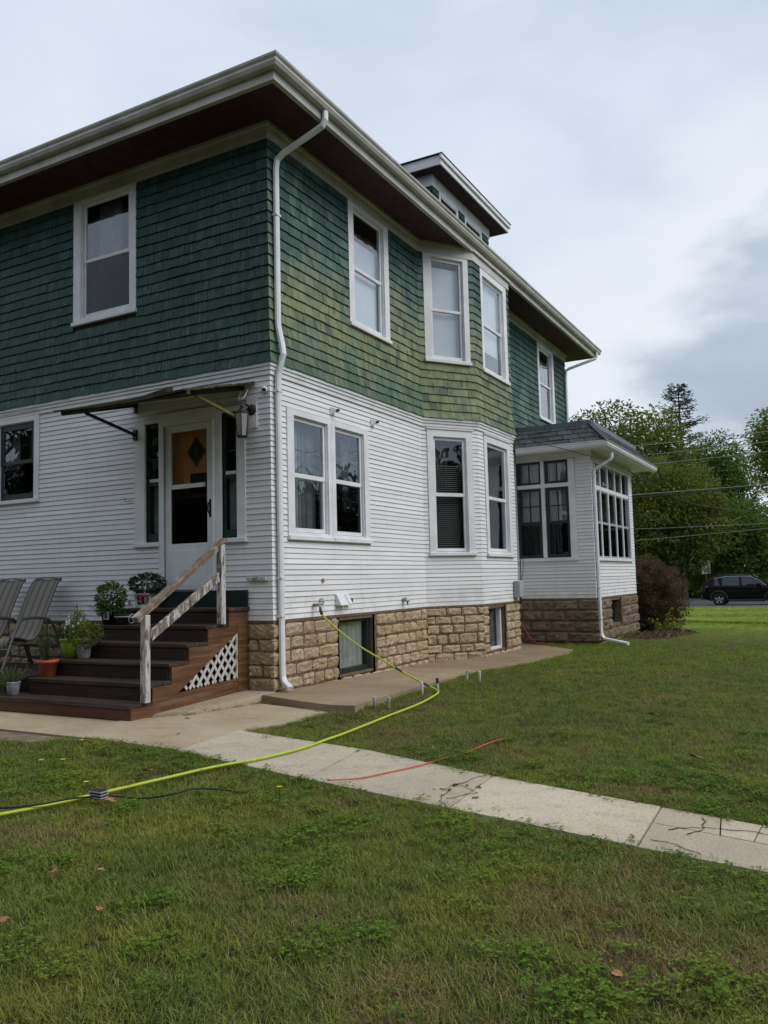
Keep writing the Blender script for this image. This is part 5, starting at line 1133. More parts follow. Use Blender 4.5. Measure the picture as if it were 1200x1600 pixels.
# ------------------------------------------------------------------ sling chairs
def chair(loc, rz, label):
    o = empty('sling_chair', loc, label, 'patio chair', 'striped sling chairs by the steps', rz); o.scale = (1.04, .80, 1.03)
    # profile in local x (forward) and z
    pr = catmull([(.33, .22), (.40, .33), (.36, .415), (.20, .40), (-.02, .36), (-.16, .44), (-.30, .68), (-.44, .93), (-.55, 1.09), (-.63, 1.13), (-.69, 1.10)] and [Vector((a, 0, c)) for a, c in [(.33, .22), (.40, .33), (.36, .415), (.20, .40), (-.02, .36), (-.16, .44), (-.30, .68), (-.44, .93), (-.55, 1.09), (-.63, 1.13), (-.69, 1.10)]], 5)
    b = MB(); W2 = .25; NX = 24; n = len(pr)
    wid = lambda i: W2 * (1 if i < n - 14 else max(.55, 1 - ((i - (n - 14)) / 14) ** 2 * .45))
    vs_ = []
    for i, p in enumerate(pr):
        for j in range(NX + 1):
            a = -1 + 2 * j / NX; vs_.append((p.x, a * wid(i), p.z - .012 * (1 - a * a)))
    nv = len(vs_); vs_ += [(x, y, z - .008) for x, y, z in vs_]
    for i in range(n - 1):
        for j in range(NX):
            q = (i * (NX + 1) + j, i * (NX + 1) + j + 1, (i + 1) * (NX + 1) + j + 1, (i + 1) * (NX + 1) + j)
            for off in (0, nv): b.f.append(tuple(x + off for x in q)); b.mi.append(0); b.a.setdefault('across', []).append((j + .5) / NX)
    b.v = vs_; b.build('sling', 'sling', o, smooth=True, recalc=False)
    b = MB()
    for s_ in (-1, 1): b.tube([(p.x, s_ * (wid(i) + .004), p.z - .004) for i, p in enumerate(pr)], .011, 6)
    b.tube([(pr[-9].x + .01, -W2 * .9, pr[-9].z), (pr[-9].x + .035, 0, pr[-9].z + .02), (pr[-9].x + .01, W2 * .9, pr[-9].z)], .008, 6)
    b.tube(catmull([(.33, -.24, .22), (.345, -.12, .205), (.345, .12, .205), (.33, .24, .22)], 4), .011, 6); b.build('seat_rail', 'chair_frame', o, smooth=True)
    for s_ in (-1, 1):
        y = s_ * .33; b = MB()
        b.tube(catmull([(.58, y, .012), (.48, y, .22), (.36, y, .46), (.26, y, .60), (.15, y, .635), (-.15, y, .625), (-.30, y, .58), (-.42, y, .44), (-.62, y, .012)], 6), .019, 8); b.build('arm', 'chair_frame', o, smooth=True)
        b = MB(); b.tube([(.44, y, .30), (.2, s_ * .26, .33), (-.35, s_ * .27, .28), (-.50, y, .26)], .014, 6); b.tube(catmull([(-.40, y, .47), (-.34, s_ * .27, .62)], 3), .012, 6); b.build('side_rail', 'chair_frame', o, smooth=True)
    b = MB(); b.tube([(.45, -.33, .28), (.45, .33, .28)], .014, 6); b.tube([(-.5, -.33, .27), (-.5, .33, .27)], .014, 6); b.build('cross_bar', 'chair_frame', o, smooth=True)
    return o
chair((-3.48, -.80, .42), R(284), 'striped sling chair nearest the steps, its whole back in view')
chair((-4.16, -.82, .42), R(286), 'striped sling chair cut by the left edge of the picture, behind the nearer one')
dk = empty('low_deck', (-4.2, -.75, .192), 'low weathered plank platform under the sling chairs', 'platform')
for k in range(9):
    b = MB(); y0 = -1.42 + k * .15; b.box(-1.9, 1.62, y0 + .75 - .068, y0 + .75 + .068, .195, .228, tint=rnd.random()); b.build('plank', 'wood_dark', dk, bevel=.004)
b = MB(); b.box(-1.9, 1.60, -.73, -.69, -.10, .193, tint=.4); b.box(1.56, 1.60, -.69, .62, -.10, .193, tint=.5); b.build('fascia', 'wood_dark', dk)
# ------------------------------------------------------------------ leaves and flowers lying about
def dry_leaf(x, y, z, s, label, rz=None, mat='leaf_dry', tilt=.25):
    b = MB(); ring = []; n = 14; t_ = rnd.random()
    for i in range(n):
        t = 2 * math.pi * i / n; r_ = s * (.55 + .45 * abs(math.cos(t * 2.5)) ** .7) * rnd.uniform(.85, 1.1); ring.append((r_ * math.cos(t), r_ * math.sin(t) * .8, .18 * r_ * math.sin(t * 2 + 1) + abs(math.sin(t)) * s * .25))
    b.add([(0, 0, 0)] + ring, [(0, i + 1, (i + 1) % n + 1) for i in range(n)], tint=t_)
    o = b.build('fallen_leaf', mat, recalc=False); o.location = (x, y, z); o.rotation_euler = (rnd.uniform(-tilt, tilt), rnd.uniform(-tilt, tilt), rnd.uniform(0, 6)); tag(o, label, 'leaf', 'dry leaves fallen on the lawn and paths'); return o
for x, y, z, s, lb in ((1.57, -3.60, .165, .055, 'rust brown leaf standing in the grass just above the hose'), (1.93, -4.28, .165, .045, 'curled orange leaf right beside the black plug'), (1.70, -3.90, .165, .03, 'small brown leaf lying on the hose'), (2.61, -5.25, .150, .030, 'pale brown leaf in the near lawn below the hose, upper left'), (2.80, -5.14, .150, .026, 'thin twig-like leaf right of the pale brown leaf in the near lawn'), (3.15, -5.47, .150, .022, 'tiny tan leaf alone in the near left lawn'), (2.88, -5.74, .150, .050, 'orange leaf at the left edge of the near lawn'), (5.14, -5.13, .150, .022, 'small salmon leaf near the bottom of the lawn'), (4.30, -.08, .165, .055, 'pinkish brown leaf in the lawn right of the house'), (4.90, -1.78, .165, .06, 'grey brown leaf in the shaded lawn beyond the walkway'), (.08, -1.55, .122, .030, 'orange leaf flat on the concrete beside the steps'), (.60, -2.25, .124, .022, 'small dark leaf on the concrete slab before the steps')): dry_leaf(x, y, z, s, lb)
l_ = dry_leaf(.022, 1.06, 1.462, .036, 'orange leaf stuck upright to the white clapboards above the spigot'); l_.rotation_euler = (.3, R(80), .2); l_['group'] = 'dry leaves fallen on the lawn and paths'
for x, y, lb in ((2.73, -3.66, 'yellow flower in the lawn right of the hose, largest of its kind'), (1.47, -4.05, 'small yellow flower in the lawn above the plug'), (.60, -3.70, 'yellow flower in the left lawn, leftmost of two close together'), (.74, -3.62, 'yellow flower in the left lawn, right one of two close together'), (.25, -3.02, 'small yellow flower close to the path edge')):
    o = empty('dandelion', (x, y, .13), lb, 'flower', 'yellow flowers in the lawn'); b = MB()
    for k in range(14):
        t = 2 * math.pi * k / 14; leaf(b, Vector((0, 0, .05)), Vector((math.cos(t), math.sin(t), .35)), Vector((0, 0, 1)), .022, .012, .5, .1)
    b.build('petals', 'petal_yellow', o, recalc=False); b = MB(); b.tube([(0, 0, -.03), (0, 0, .05)], .003, 5); b.build('stem', 'stem_green', o)
# ------------------------------------------------------------------ shrubs and trees
def crown(mb_, lobes, clumps, per, ln, wd_, clr, droop=.15):
    tot = sum(l[3] ** 2 for l in lobes)
    for (cx, cy, cz, r_) in lobes:
        for _ in range(int(clumps * r_ * r_ / tot)):
            v = rv().normalized(); v.z = v.z * .9; q = .62 + .42 * rnd.random() ** .6
            if rnd.random() < .18: q *= .6
            cc = Vector((cx, cy, cz)) + v * r_ * q; cr = clr * rnd.uniform(.6, 1.35); ct = rnd.uniform(.15, .85)
            for _k in range(per):
                u = rv(); p = cc + Vector((u.x, u.y, u.z * .6)) * cr; leaf(mb_, p, u + v * .5 - Vector((0, 0, droop)) + rv() * .5, Vector((0, 0, 1)) + rv() * .7, ln * rnd.uniform(.6, 1.25), wd_ * rnd.uniform(.7, 1.2), min(1, max(0, ct + rnd.uniform(-.22, .22))))
def tree(name, base, label, lobes, mat, clumps, per, ln, wd_, clr, tr_r=.25, cat='tree', limbs=True, group=None):
    lobes = [(x * 1.06, y, z * 1.09, q * 1.12) for x, y, z, q in lobes]; clumps = int(clumps * 1.25)
    o = empty(name, base, label, cat, group); b = MB()
    top = max(lobes, key=lambda l: l[2]); 
    b.tube(catmull([(0, 0, -.2), (.05, 0, top[2] * .25), (-.03, .05, top[2] * .5), (top[0] * .6, top[1] * .6, top[2])], 4), [tr_r * (1.25 - 1.1 * i / 12) for i in range(13)], 8)
    b.build('trunk', 'bark', o, smooth=True)
    if limbs:
        b = MB()
        for (x, y, z, r_) in lobes:
            z0 = min(z * .7, top[2] * .45) * rnd.uniform(.7, 1.1); b.tube(catmull([(0, 0, z0), (x * .45, y * .45, z0 + (z - z0) * .5), (x, y, z)], 4), [tr_r * .5, tr_r * .46, tr_r * .4, tr_r * .36, tr_r * .3, tr_r * .25, tr_r * .2, tr_r * .14, tr_r * .08], 6)
            for _ in range(4):
                v = rv(); b.tube([(x * .7, y * .7, z0 + (z - z0) * .75), Vector((x, y, z)) + v * r_ * .8], [tr_r * .16, tr_r * .04], 5)
        b.build('limb', 'bark', o)
    b = MB(); crown(b, lobes, clumps, per, ln, wd_, clr); b.build('crown', mat, o, recalc=False); return o
o = empty('shrub', (1.55, 12.75, .05), 'round bronze brown shrub growing at the far corner of the porch', 'shrub')
b = MB()
for k in range(26):
    t = rnd.uniform(0, 6.28); b.tube([(rnd.uniform(-.2, .2), rnd.uniform(-.2, .2), -.05), (math.cos(t) * .4, math.sin(t) * .4, .7), (math.cos(t) * .95, math.sin(t) * .95, 1.2 + rnd.random() * .5)], [.012, .009, .004], 5)
b.build('stem', 'bark', o)
b = MB(); crown(b, [(.2, 0, .75, .80), (-.1, -.3, 1.15, .72), (.45, .1, 1.15, .62), (.1, .1, 1.40, .52), (.55, -.2, .60, .60), (.5, -.3, .30, .5), (-.2, .4, .9, .8), (.1, -.4, .45, .6)], 1500, 30, .052, .030, .12); b.build('foliage', 'leaf_bronze', o, recalc=False)
o = empty('seedling', (2.60, 10.1, .09), 'thin yellow green sapling sprouting from the mulch in front of the brown shrub', 'sapling'); b = MB(); st = []
for x, y, h in ((.16, 0, .62), (.1, .05, .5), (-.12, .0, .38), (-.25, .05, .42), (.22, -.05, .38), (.02, 0, .30)):
    tip = Vector((x, y, h)); st.append(((0, 0, 0), tip))
    for k in range(18): p = tip * rnd.uniform(.35, 1.02) + rv() * .03; leaf(b, p, rv() + Vector((0, 0, .2)), Vector((0, 0, 1)), .07, .042, rnd.random())
b.build('foliage', 'leaf_lime', o, recalc=False); stems(o, st, .006)
o = empty('edge_plant', (5.05, 15.6, .0), 'leafy weed at the right edge of the lawn near the dark grass line', 'plant'); b = MB(); bushy(b, (0, 0, .22), (.45, .35, .24), 420, .11, .06, .15); b.build('foliage', 'leaf_bright', o, recalc=False); stems(o, [((0, 0, -.05), (x, 0, .3)) for x in (-.3, -.1, .1, .3)], .008)
TRG = 'trees beyond the street'
tree('maple_tree', (-8.6, 57, -.33), 'large spreading green tree rising behind the porch roof', [(-4.5, 0, 10.6, 2.6), (-.8, 0, 11.4, 2.7), (2.2, -.5, 11.0, 2.3), (-2.8, -1.5, 8.2, 3.2), (1.4, -2, 8.4, 3.2), (3.6, -1, 7.6, 2.6), (-5.2, 0, 7.2, 3.0), (.2, -3.0, 5.6, 3.2), (-3.8, -2.6, 5.2, 3.0), (3.2, -2.2, 4.8, 2.6)], 'leaf_green', 1500, 22, .34, .19, .75, .42, group=TRG)
tree('maple_tree', (-3.3, 50, -.40), 'dark drooping tree just behind the speed limit sign', [(-1.6, 0, 6.6, 2.3), (.6, -.3, 6.2, 2.0), (-2.8, .2, 4.9, 2.0), (-.6, -1.0, 4.6, 2.2), (1.4, -.5, 4.4, 1.8), (-2.4, -.6, 3.4, 1.5), (.5, -.8, 3.2, 1.4)], 'leaf_green', 900, 22, .27, .15, .6, .32, group=TRG)
def conifer(base, h, r0, label):
    o = empty('conifer_tree', base, label, 'tree', TRG); b = MB(); b.tube([(0, 0, -.2), (.1, 0, h * .5), (0, 0, h)], [.3, .2, .03], 8); b.build('trunk', 'bark', o, smooth=True)
    b = MB(); br = MB(); k = 0
    for z in [h * (.30 + .70 * (i / 40)) for i in range(40)]:
        rr_ = r0 * (1.04 - (z / h)) ** .75
        for _ in range(4):
            t = rnd.uniform(0, 6.28); L_ = rr_ * rnd.uniform(.65, 1.25); tip = Vector((math.cos(t) * L_, math.sin(t) * L_, z + L_ * rnd.uniform(.02, .32))); bs = Vector((0, 0, z)); br.tube([bs, bs.lerp(tip, .5) - Vector((0, 0, .08 * L_)), tip], [.05, .035, .012], 4)
            for _k in range(26):
                f = rnd.uniform(.35, 1.05); p = bs.lerp(tip, f) + rv() * .24; leaf(b, p, (tip - bs).normalized() + rv() * .9, Vector((0, 0, 1)), .28, .11, rnd.random())
    br.build('branch', 'bark', o); b.build('crown', 'needle', o, recalc=False)
conifer((-5.0, 64, -.15), 17.4, 4.8, 'tall sparse conifer poking above the other trees')
tree('maple_tree', (-2.0, 60, -.25), 'open crowned tree with the sky behind it, right of the conifer', [(.3, 0, 9.9, 1.5), (-.9, .2, 8.8, 1.7), (1.2, 0, 8.6, 1.5), (.2, -.5, 7.4, 1.9), (1.6, -.4, 6.8, 1.5), (-1.2, -.3, 6.6, 1.7), (.4, 0, 5.4, 1.6)], 'leaf_bright', 620, 20, .26, .15, .6, .26, group=TRG)
tree('maple_tree', (2.75, 44, -.36), 'yellow green tree reaching in at the right edge of the picture', [(.35, 0, 9.0, 1.1), (.30, .2, 7.9, 1.05), (.6, 0, 6.8, 1.1), (1.6, 0, 8.4, 1.8), (1.8, 0, 6.4, 1.8)], 'leaf_yellowing', 480, 22, .24, .15, .5, .13, group=TRG)
tree('leafy_bush', (-.2, 55, -.36), 'broad bright green bush behind the car roof', [(0, 0, 4.6, 1.9), (-1.4, 0, 3.6, 1.8), (1.5, 0, 3.6, 1.9), (0, -.8, 2.2, 2.0), (2.6, -.3, 2.2, 1.8), (-2.0, -.5, 1.8, 1.6)], 'leaf_bright', 760, 22, .25, .14, .55, .2, 'bush', False)
tree('leafy_bush', (3.6, 53, -.38), 'mid green bush behind the front of the car', [(0, 0, 2.6, 1.8), (1.5, 0, 2.4, 1.6), (-1.0, -.4, 1.7, 1.5), (.4, -.5, 1.2, 1.5)], 'leaf_bright', 480, 22, .24, .14, .5, .15, 'bush', False)
tree('maple_tree', (-10.4, 40, -.40), 'small yellow green tree top between the house wall and the porch roof', [(.6, 0, 9.9, 1.4), (-.6, 0, 9.2, 1.4), (1.2, .3, 8.6, 1.4), (0, 0, 7.6, 1.7)], 'leaf_yellowing', 330, 22, .24, .15, .5, .25, group=TRG)
tree('maple_tree', (6.2, 60, -.3), 'dark green tree filling the gap above the bonnet of the car', [(-1.0, 0, 5.6, 2.2), (1.2, 0, 6.0, 2.2), (-2.6, -.2, 4.2, 1.9), (.2, -.6, 3.6, 2.2), (-3.2, -.3, 2.8, 1.5)], 'leaf_green', 640, 22, .28, .16, .6, .3, group=TRG)
tree('maple_tree', (2.9, 63, -.2), 'round green tree low behind the street, seen through the gap at the right edge', [(0, 0, 5.0, 1.9), (1.7, 0, 5.2, 1.8), (-1.4, 0, 4.0, 1.7), (.4, -.4, 3.0, 2.0)], 'leaf_bright', 520, 22, .27, .16, .55, .2, group=TRG)
tree('leafy_bush', (2.4, 66, -.1), 'low dark thicket at the back of the yard beyond the car', [(0, 0, 2.4, 2.6), (2.6, 0, 2.6, 2.6), (-2.6, 0, 2.6, 2.5), (5, 0, 2.6, 2.6)], 'leaf_green', 700, 22, .3, .17, .6, .2, 'bush', False)
# low weeds along the far verge
b = MB()
for _ in range(2600):
    x = rnd.uniform(-9, 6); y = 53.5 + rnd.random() * 1.2; p = Vector((x, y, gz(x, y) + rnd.random() ** 2 * .55)); leaf(b, p, rv() + Vector((0, 0, .6)), Vector((0, 0, 1)), .2, .1, rnd.random())
tag(b.build('undergrowth', 'leaf_dark', recalc=False), 'low weeds under the trees on the far verge', None, None, 'stuff')
# unseen wood inferred from window reflections, thickened behind to darken the door facade
b = MB()
for i in range(82):
    if i > 59: x = 8 + (i - 60) * 2.3; y = 57 + rnd.random() * 5; h = rnd.uniform(9.5, 13.5)
    elif i < 36: x = -34 + i * 1.55 + rnd.uniform(-1, 1); y = -21 - rnd.random() * 8; h = rnd.uniform(10, 15)
    else: x = 27 + rnd.random() * 8; y = -20 + (i - 36) * 2.4; h = rnd.uniform(6.5, 9.5)
    crown(b, [(x, y, h * .72, h * .26), (x + .8, y, h * .45, h * .28), (x - .7, y + .6, h * .22, h * .26)], 150, 10, .8, .55, 1.1)
tag(b.build('tree_line', 'leaf_dark', recalc=False), 'unseen wood across the yard behind the photographer', None, None, 'stuff')
b = MB()
for _ in range(900):
    t = rnd.uniform(0, 6.28); q = rnd.random() ** .6; x, y = 2.30 + .72 * q * math.cos(t), 11.2 + 2.0 * q * math.sin(t); leaf(b, Vector((x, y, gz(x, y) + .01 + .05 * (1 - q))), Vector((rv().x, rv().y, rnd.uniform(-.1, .4))), Vector((0, 0, 1)) + rv() * .5, rnd.uniform(.04, .10), .035, rnd.random())
tag(b.build('leaf_litter', 'leaf_bronze', recalc=False), 'dead leaves and bark chips on the mulch bed', None, None, 'stuff')
# ------------------------------------------------------------------ brick house far behind the trees
bh = empty('brick_house', (-7.2, 68, .1), 'brown brick house half hidden under the trees across the street', 'house')
b = MB(); b.box(-5.5, 5.5, 0, 7, -1, 3.4); b.build('wall', 'brick', bh)
b = MB()
for r_ in range(34):
    for k in range(46):
        if r_ % 1 == 0:
            x = -5.5 + k * .24 + (.12 if r_ % 2 else 0); b.box(x + .006, min(5.5, x + .234), -.012, .0, -.4 + r_ * .11, -.4 + r_ * .11 + .098, tint=rnd.random())
o = b.build('brick', 'brick', bh, recalc=False); o['kind'] = 'stuff'
b = MB(); b.add([(-6, -.6, 3.4), (6, -.6, 3.4), (6, 7.6, 3.4), (-6, 7.6, 3.4), (-5.5, 3.5, 6), (5.5, 3.5, 6)], [(0, 1, 5, 4), (2, 3, 4, 5), (0, 4, 3), (1, 2, 5), (0, 3, 2, 1)]); b.build('roof', 'asphalt_shingle', bh)
for x in (-2.8, 1.4):
    b = MB(); frame(b, Wall((-7.2 + x - .6 + 7.2, 0), (x + .6, 0), (0, -1)), 0, 1.2, .8, 2.2, .08, 0, .05); o = b.build('window', 'white_trim', bh); b = MB(); b.box(x - .52, x + .52, -.03, -.015, .88, 2.12); b.build('pane', 'car_glass', o)
# ------------------------------------------------------------------ car
car = empty('parked_car', (1.5, 41.0, gz(0, 41) + .015), 'black five door suv stopped on the street, its rear half in view', 'car')
# section data along x (rear = -2.3, front = 2.3): x, z sill, z belt, z top, half width at belt, half width at roof
SEC = [(-2.28, .52, .98, 1.02, .72, .66), (-2.22, .36, 1.02, 1.16, .84, .70), (-2.0, .26, 1.05, 1.44, .90, .66), (-1.72, .24, 1.06, 1.60, .915, .64), (-1.2, .24, 1.05, 1.67, .92, .63), (-.5, .24, 1.04, 1.69, .92, .63), (.15, .24, 1.02, 1.66, .92, .62), (.62, .24, 1.01, 1.50, .92, .63), (.98, .25, 1.00, 1.26, .92, .66), (1.22, .25, .99, 1.07, .915, .74), (1.7, .27, .95, 1.02, .90, .76), (2.1, .30, .86, .92, .84, .72), (2.28, .42, .72, .76, .70, .62)]
def ring_of(s_):
    x, zs, zb, zt_, wb, wr_ = s_; h = [(wb * .90, zs), (wb * .98, zs + .16), (wb * 1.0, (zs + zb) / 2), (wb * .985, zb - .05), (wb * .96, zb), (wr_ * 1.03, zt_ - .07 if zt_ - zb > .15 else zt_ - .02), (wr_ * .90, zt_ - .012), (wr_ * .45, zt_ + .008)]
    return [(x, -y, z) for y, z in h] + [(x, y, z) for y, z in reversed(h)]
b = MB(); rg = [ring_of(s_) for s_ in SEC]; n = 16
b.add([v for r_ in rg for v in r_], [(n * i + k, n * i + (k + 1) % n, n * i + n + (k + 1) % n, n * i + n + k) for i in range(len(SEC) - 1) for k in range(n)] + [tuple(range(n))[::-1], tuple(range(n * (len(SEC) - 1), n * len(SEC)))])
bo = b.build('body', 'car_black', car, smooth=True); sm = bo.modifiers.new('sub', 'SUBSURF'); sm.levels = sm.render_levels = 2
def side_y(x, z):
    for a, c in zip(SEC, SEC[1:]):
        if a[0] <= x <= c[0]:
            t = (x - a[0]) / (c[0] - a[0]); g = [a[i] + (c[i] - a[i]) * t for i in range(6)]; f = max(0, min(1, (z - g[2]) / max(.05, g[3] - .07 - g[2]))); return g[4] * .96 + (g[5] * 1.03 - g[4] * .96) * f
for s_ in (-1, 1):
    for nm, poly in (('side_window', [(-1.62, 1.10), (-1.30, 1.09), (-1.42, 1.42), (-1.52, 1.44)]), ('side_window', [(-1.20, 1.09), (-.32, 1.08), (-.34, 1.53), (-1.02, 1.53), (-1.16, 1.50)]), ('side_window', [(-.20, 1.08), (.90, 1.06), (.60, 1.32), (.20, 1.51), (-.22, 1.53)])):
        b = MB(); b.add([(x, s_ * (side_y(x, z) + .004), z) for x, z in poly] + [(x, s_ * (side_y(x, z) - .03), z) for x, z in poly], [tuple(range(len(poly))), tuple(range(len(poly), 2 * len(poly)))] + [(i, (i + 1) % len(poly), len(poly) + (i + 1) % len(poly), len(poly) + i) for i in range(len(poly))]); b.build(nm, 'car_glass', car)
    b = MB(); b.tube([(x, s_ * (side_y(x, z) + .006), z) for x, z in ((-1.60, 1.46), (-1.0, 1.565), (-.2, 1.57), (.25, 1.545), (.64, 1.34), (.98, 1.06))], .012, 5); b.build('window_trim', 'chrome', car)
    b = MB(); b.box(.52, .74, s_ * .98 - .09, s_ * .98 + .09, 1.04, 1.19); b.build('mirror', 'car_black', car, bevel=.03)
    b = MB(); b.hexa([(-2.24, s_ * .60, .98), (-1.95, s_ * .885, 1.0), (-1.86, s_ * .90, 1.06), (-2.2, s_ * .62, 1.12), (-2.28, s_ * .62, .99), (-2.04, s_ * .915, 1.0), (-1.92, s_ * .915, 1.05), (-2.22, s_ * .66, 1.13)]); b.build('tail_light', 'tail_red', car)
    b = MB(); b.hexa([(2.0, s_ * .84, .80), (2.22, s_ * .6, .78), (2.22, s_ * .6, .86), (1.9, s_ * .86, .90), (2.02, s_ * .88, .80), (2.28, s_ * .64, .78), (2.25, s_ * .64, .86), (1.92, s_ * .90, .90)]); b.build('headlight', 'glass_lamp', car)
    for x in (-1.36, 1.33):
        b = MB(); b.tube([(x + .43 * math.cos(t), s_ * .925, .36 + .43 * math.sin(t)) for t in [math.pi * (1.08 - 1.16 * i / 14) for i in range(15)]], .045, 6); b.build('wheel_arch', 'car_plastic', car, smooth=True)
        o = empty('wheel', (x, s_ * .83, .345)); o.parent = car
        b = MB(); b.lathe([(.215, -.10), (.31, -.105), (.345, -.07), (.345, .07), (.31, .105), (.215, .10)], (0, 0, 0), 26, capb=False); b.v = [(a, z, c) for a, c, z in b.v]; b.build('tyre', 'tyre', o, smooth=True)
        b = MB(); b.lathe([(.0, .0), (.05, .05), (.06, .02)], (0, 0, 0), 12, capb=False)
        b.lathe([(.20, .06), (.225, .09), (.225, .0)], (0, 0, 0), 24, capb=False); b.v = [(a, z * s_, c) for a, c, z in b.v]
        for k in range(5):
            t = 2 * math.pi * k / 5 + .3; b.hexa([(math.cos(t + d) * r_, s_ * q, math.sin(t + d) * r_) for q in (.03, .075) for r_, d in ((.03, -.6), (.215, -.24), (.215, .24), (.03, .6))])
        b.build('rim', 'alloy', o, smooth=False)
        b = MB(); b.lathe([(.0, .0), (.21, .0)], (0, 0, 0), 20, capb=False); b.v = [(a, z, c) for a, c, z in b.v]; b.build('hub', 'car_plastic', o, recalc=False)
    b = MB(); b.box(-.92, .9, s_ * .90 - .03, s_ * .90 + .03, .22, .36); b.build('sill_trim', 'car_plastic', car, bevel=.02)
    b = MB(); b.tube([(-1.5, s_ * .60, 1.66), (-1.35, s_ * .60, 1.71), (0, s_ * .59, 1.72), (.12, s_ * .59, 1.68)], .018, 6); b.build('roof_rail', 'car_plastic', car)
b = MB(); b.add([(.30, -.55, 1.635), (1.16, -.66, 1.11), (1.16, .66, 1.11), (.30, .55, 1.635), (.73, 0, 1.41)], [(0, 1, 4), (1, 2, 4), (2, 3, 4), (3, 0, 4)]); b.v = [(x, y, z + .012) for x, y, z in b.v]; b.build('windscreen', 'windscreen', car, recalc=False)
b = MB(); b.add([(-2.15, -.56, 1.24), (-2.15, .56, 1.24), (-1.84, .54, 1.53), (-1.84, -.54, 1.53)], [(0, 1, 2, 3)]); b.v = [(x - .025, y, z + .02) for x, y, z in b.v]; b.build('rear_window', 'car_glass', car, recalc=False)
b = MB(); b.box(-2.33, -2.05, -.80, .80, .34, .60); b.box(2.05, 2.31, -.78, .78, .28, .5); b.build('bumper', 'car_plastic', car, bevel=.06)
b = MB(); b.tube([(-1.5, 0, 1.67), (-1.62, 0, 1.74)], .03, 6); b.build('antenna_fin', 'car_black', car)
# ------------------------------------------------------------------ speed limit sign
sg = empty('speed_sign', (-2.05, 52.4, -.42), 'white speed limit 30 sign on a yellow post behind the car', 'sign', rz=R(38))
b = MB(); b.box(-.03, .03, .012, .05, -.1, 2.0); b.build('post', 'post_yellow', sg)
b = MB(); b.box(-.33, .33, -.004, .010, 1.72, 2.66); b.build('panel', 'sign_white', sg, bevel=.003)
def text(body, size, loc, par, mat='sign_ink'):
    cu = bpy.data.curves.new('lettering', 'FONT'); cu.body = body; cu.size = size; cu.align_x = 'CENTER'; cu.align_y = 'CENTER'; cu.offset = .004; cu.extrude = .002
    tmp = bpy.data.objects.new('lettering', cu); C.objects.link(tmp); bpy.context.view_layer.update()
    me = bpy.data.meshes.new_from_object(tmp.evaluated_get(bpy.context.evaluated_depsgraph_get())); bpy.data.objects.remove(tmp); me.materials.clear(); me.materials.append(MATS[mat])
    o = bpy.data.objects.new('lettering', me); C.objects.link(o); o.parent = par; o.location = loc; o.rotation_euler = (R(90), 0, 0); return o
text('SPEED', .17, (0, -.008, 2.50), sg); text('LIMIT', .17, (0, -.008, 2.31), sg); text('30', .44, (0, -.008, 1.98), sg)
# ------------------------------------------------------------------ wires
for (za, zb, y, r_, mt, lb) in ((8.70, 8.78, 40, .020, 'wire_grey', 'highest thin wire crossing the trees at the right'), (7.85, 7.95, 38, .018, 'wire_grey', 'second thin wire from the top crossing the trees'), (7.33, 7.44, 38, .018, 'wire_grey', 'third thin wire from the top crossing the trees'), (5.17, 5.22, 32, .020, 'wire_grey', 'upper pale cable of the thick pair beside the porch'), (5.03, 5.16, 32, .024, 'wire_dark', 'lower dark cable of the thick pair beside the porch'), (3.74, 3.70, 36, .013, 'wire_grey', 'thin wire in front of the dark trees, upper of the low two'), (3.18, 3.46, 36, .013, 'wire_grey', 'thin wire in front of the dark trees, lower of the low two')):
    sl = (zb - za) / 5.6; b = MB(); b.tube([(x, y, za + sl * (x + 2.6) + .0022 * ((x) ** 2 - 6)) for x in range(-34, 35, 4)], r_, 5); tag(b.build('overhead_wire', mt), lb, 'wire', 'overhead wires along the street')
# ------------------------------------------------------------------ lawn
tufts = bpy.data.collections.new('tufts')
def tuft(nm, n, hmin, hmax, rad, wd_, lean, mat):
    b = MB(); a_t, a_h = [], []
    for _ in range(n):
        t = rnd.uniform(0, 6.283); r_ = rad * math.sqrt(rnd.random()); p = Vector((math.cos(t) * r_, math.sin(t) * r_, -.012)); h = rnd.uniform(hmin, hmax); u = rnd.uniform(0, 6.283); l_ = lean * rnd.uniform(.2, 1.3) * h
        d = Vector((math.cos(u), math.sin(u), 0)); s_ = Vector((-d.y, d.x, 0)) * wd_ / 2 * rnd.uniform(.7, 1.2); tint = rnd.random()
        q1 = p + d * l_ * .22 + Vector((0, 0, h * .5)); q2 = p + d * l_ * .62 + Vector((0, 0, h * .85)); q3 = p + d * l_ * 1.1 + Vector((0, 0, h * (1.0 if rnd.random() > .3 else .86)))
        b0 = len(b.v); b.v += [tuple(x) for x in (p - s_, p + s_, q1 - s_ * .9, q1 + s_ * .9, q2 - s_ * .6, q2 + s_ * .6, q3)]
        b.f += [(b0, b0 + 1, b0 + 3, b0 + 2), (b0 + 2, b0 + 3, b0 + 5, b0 + 4), (b0 + 4, b0 + 5, b0 + 6)]; b.mi += [0] * 3; a_t += [tint] * 3; a_h += [.2, .6, 1]
    b.a = {'tint': a_t, 'bladeh': a_h}; o = b.build(nm, mat, recalc=False); C.objects.unlink(o); tufts.objects.link(o)
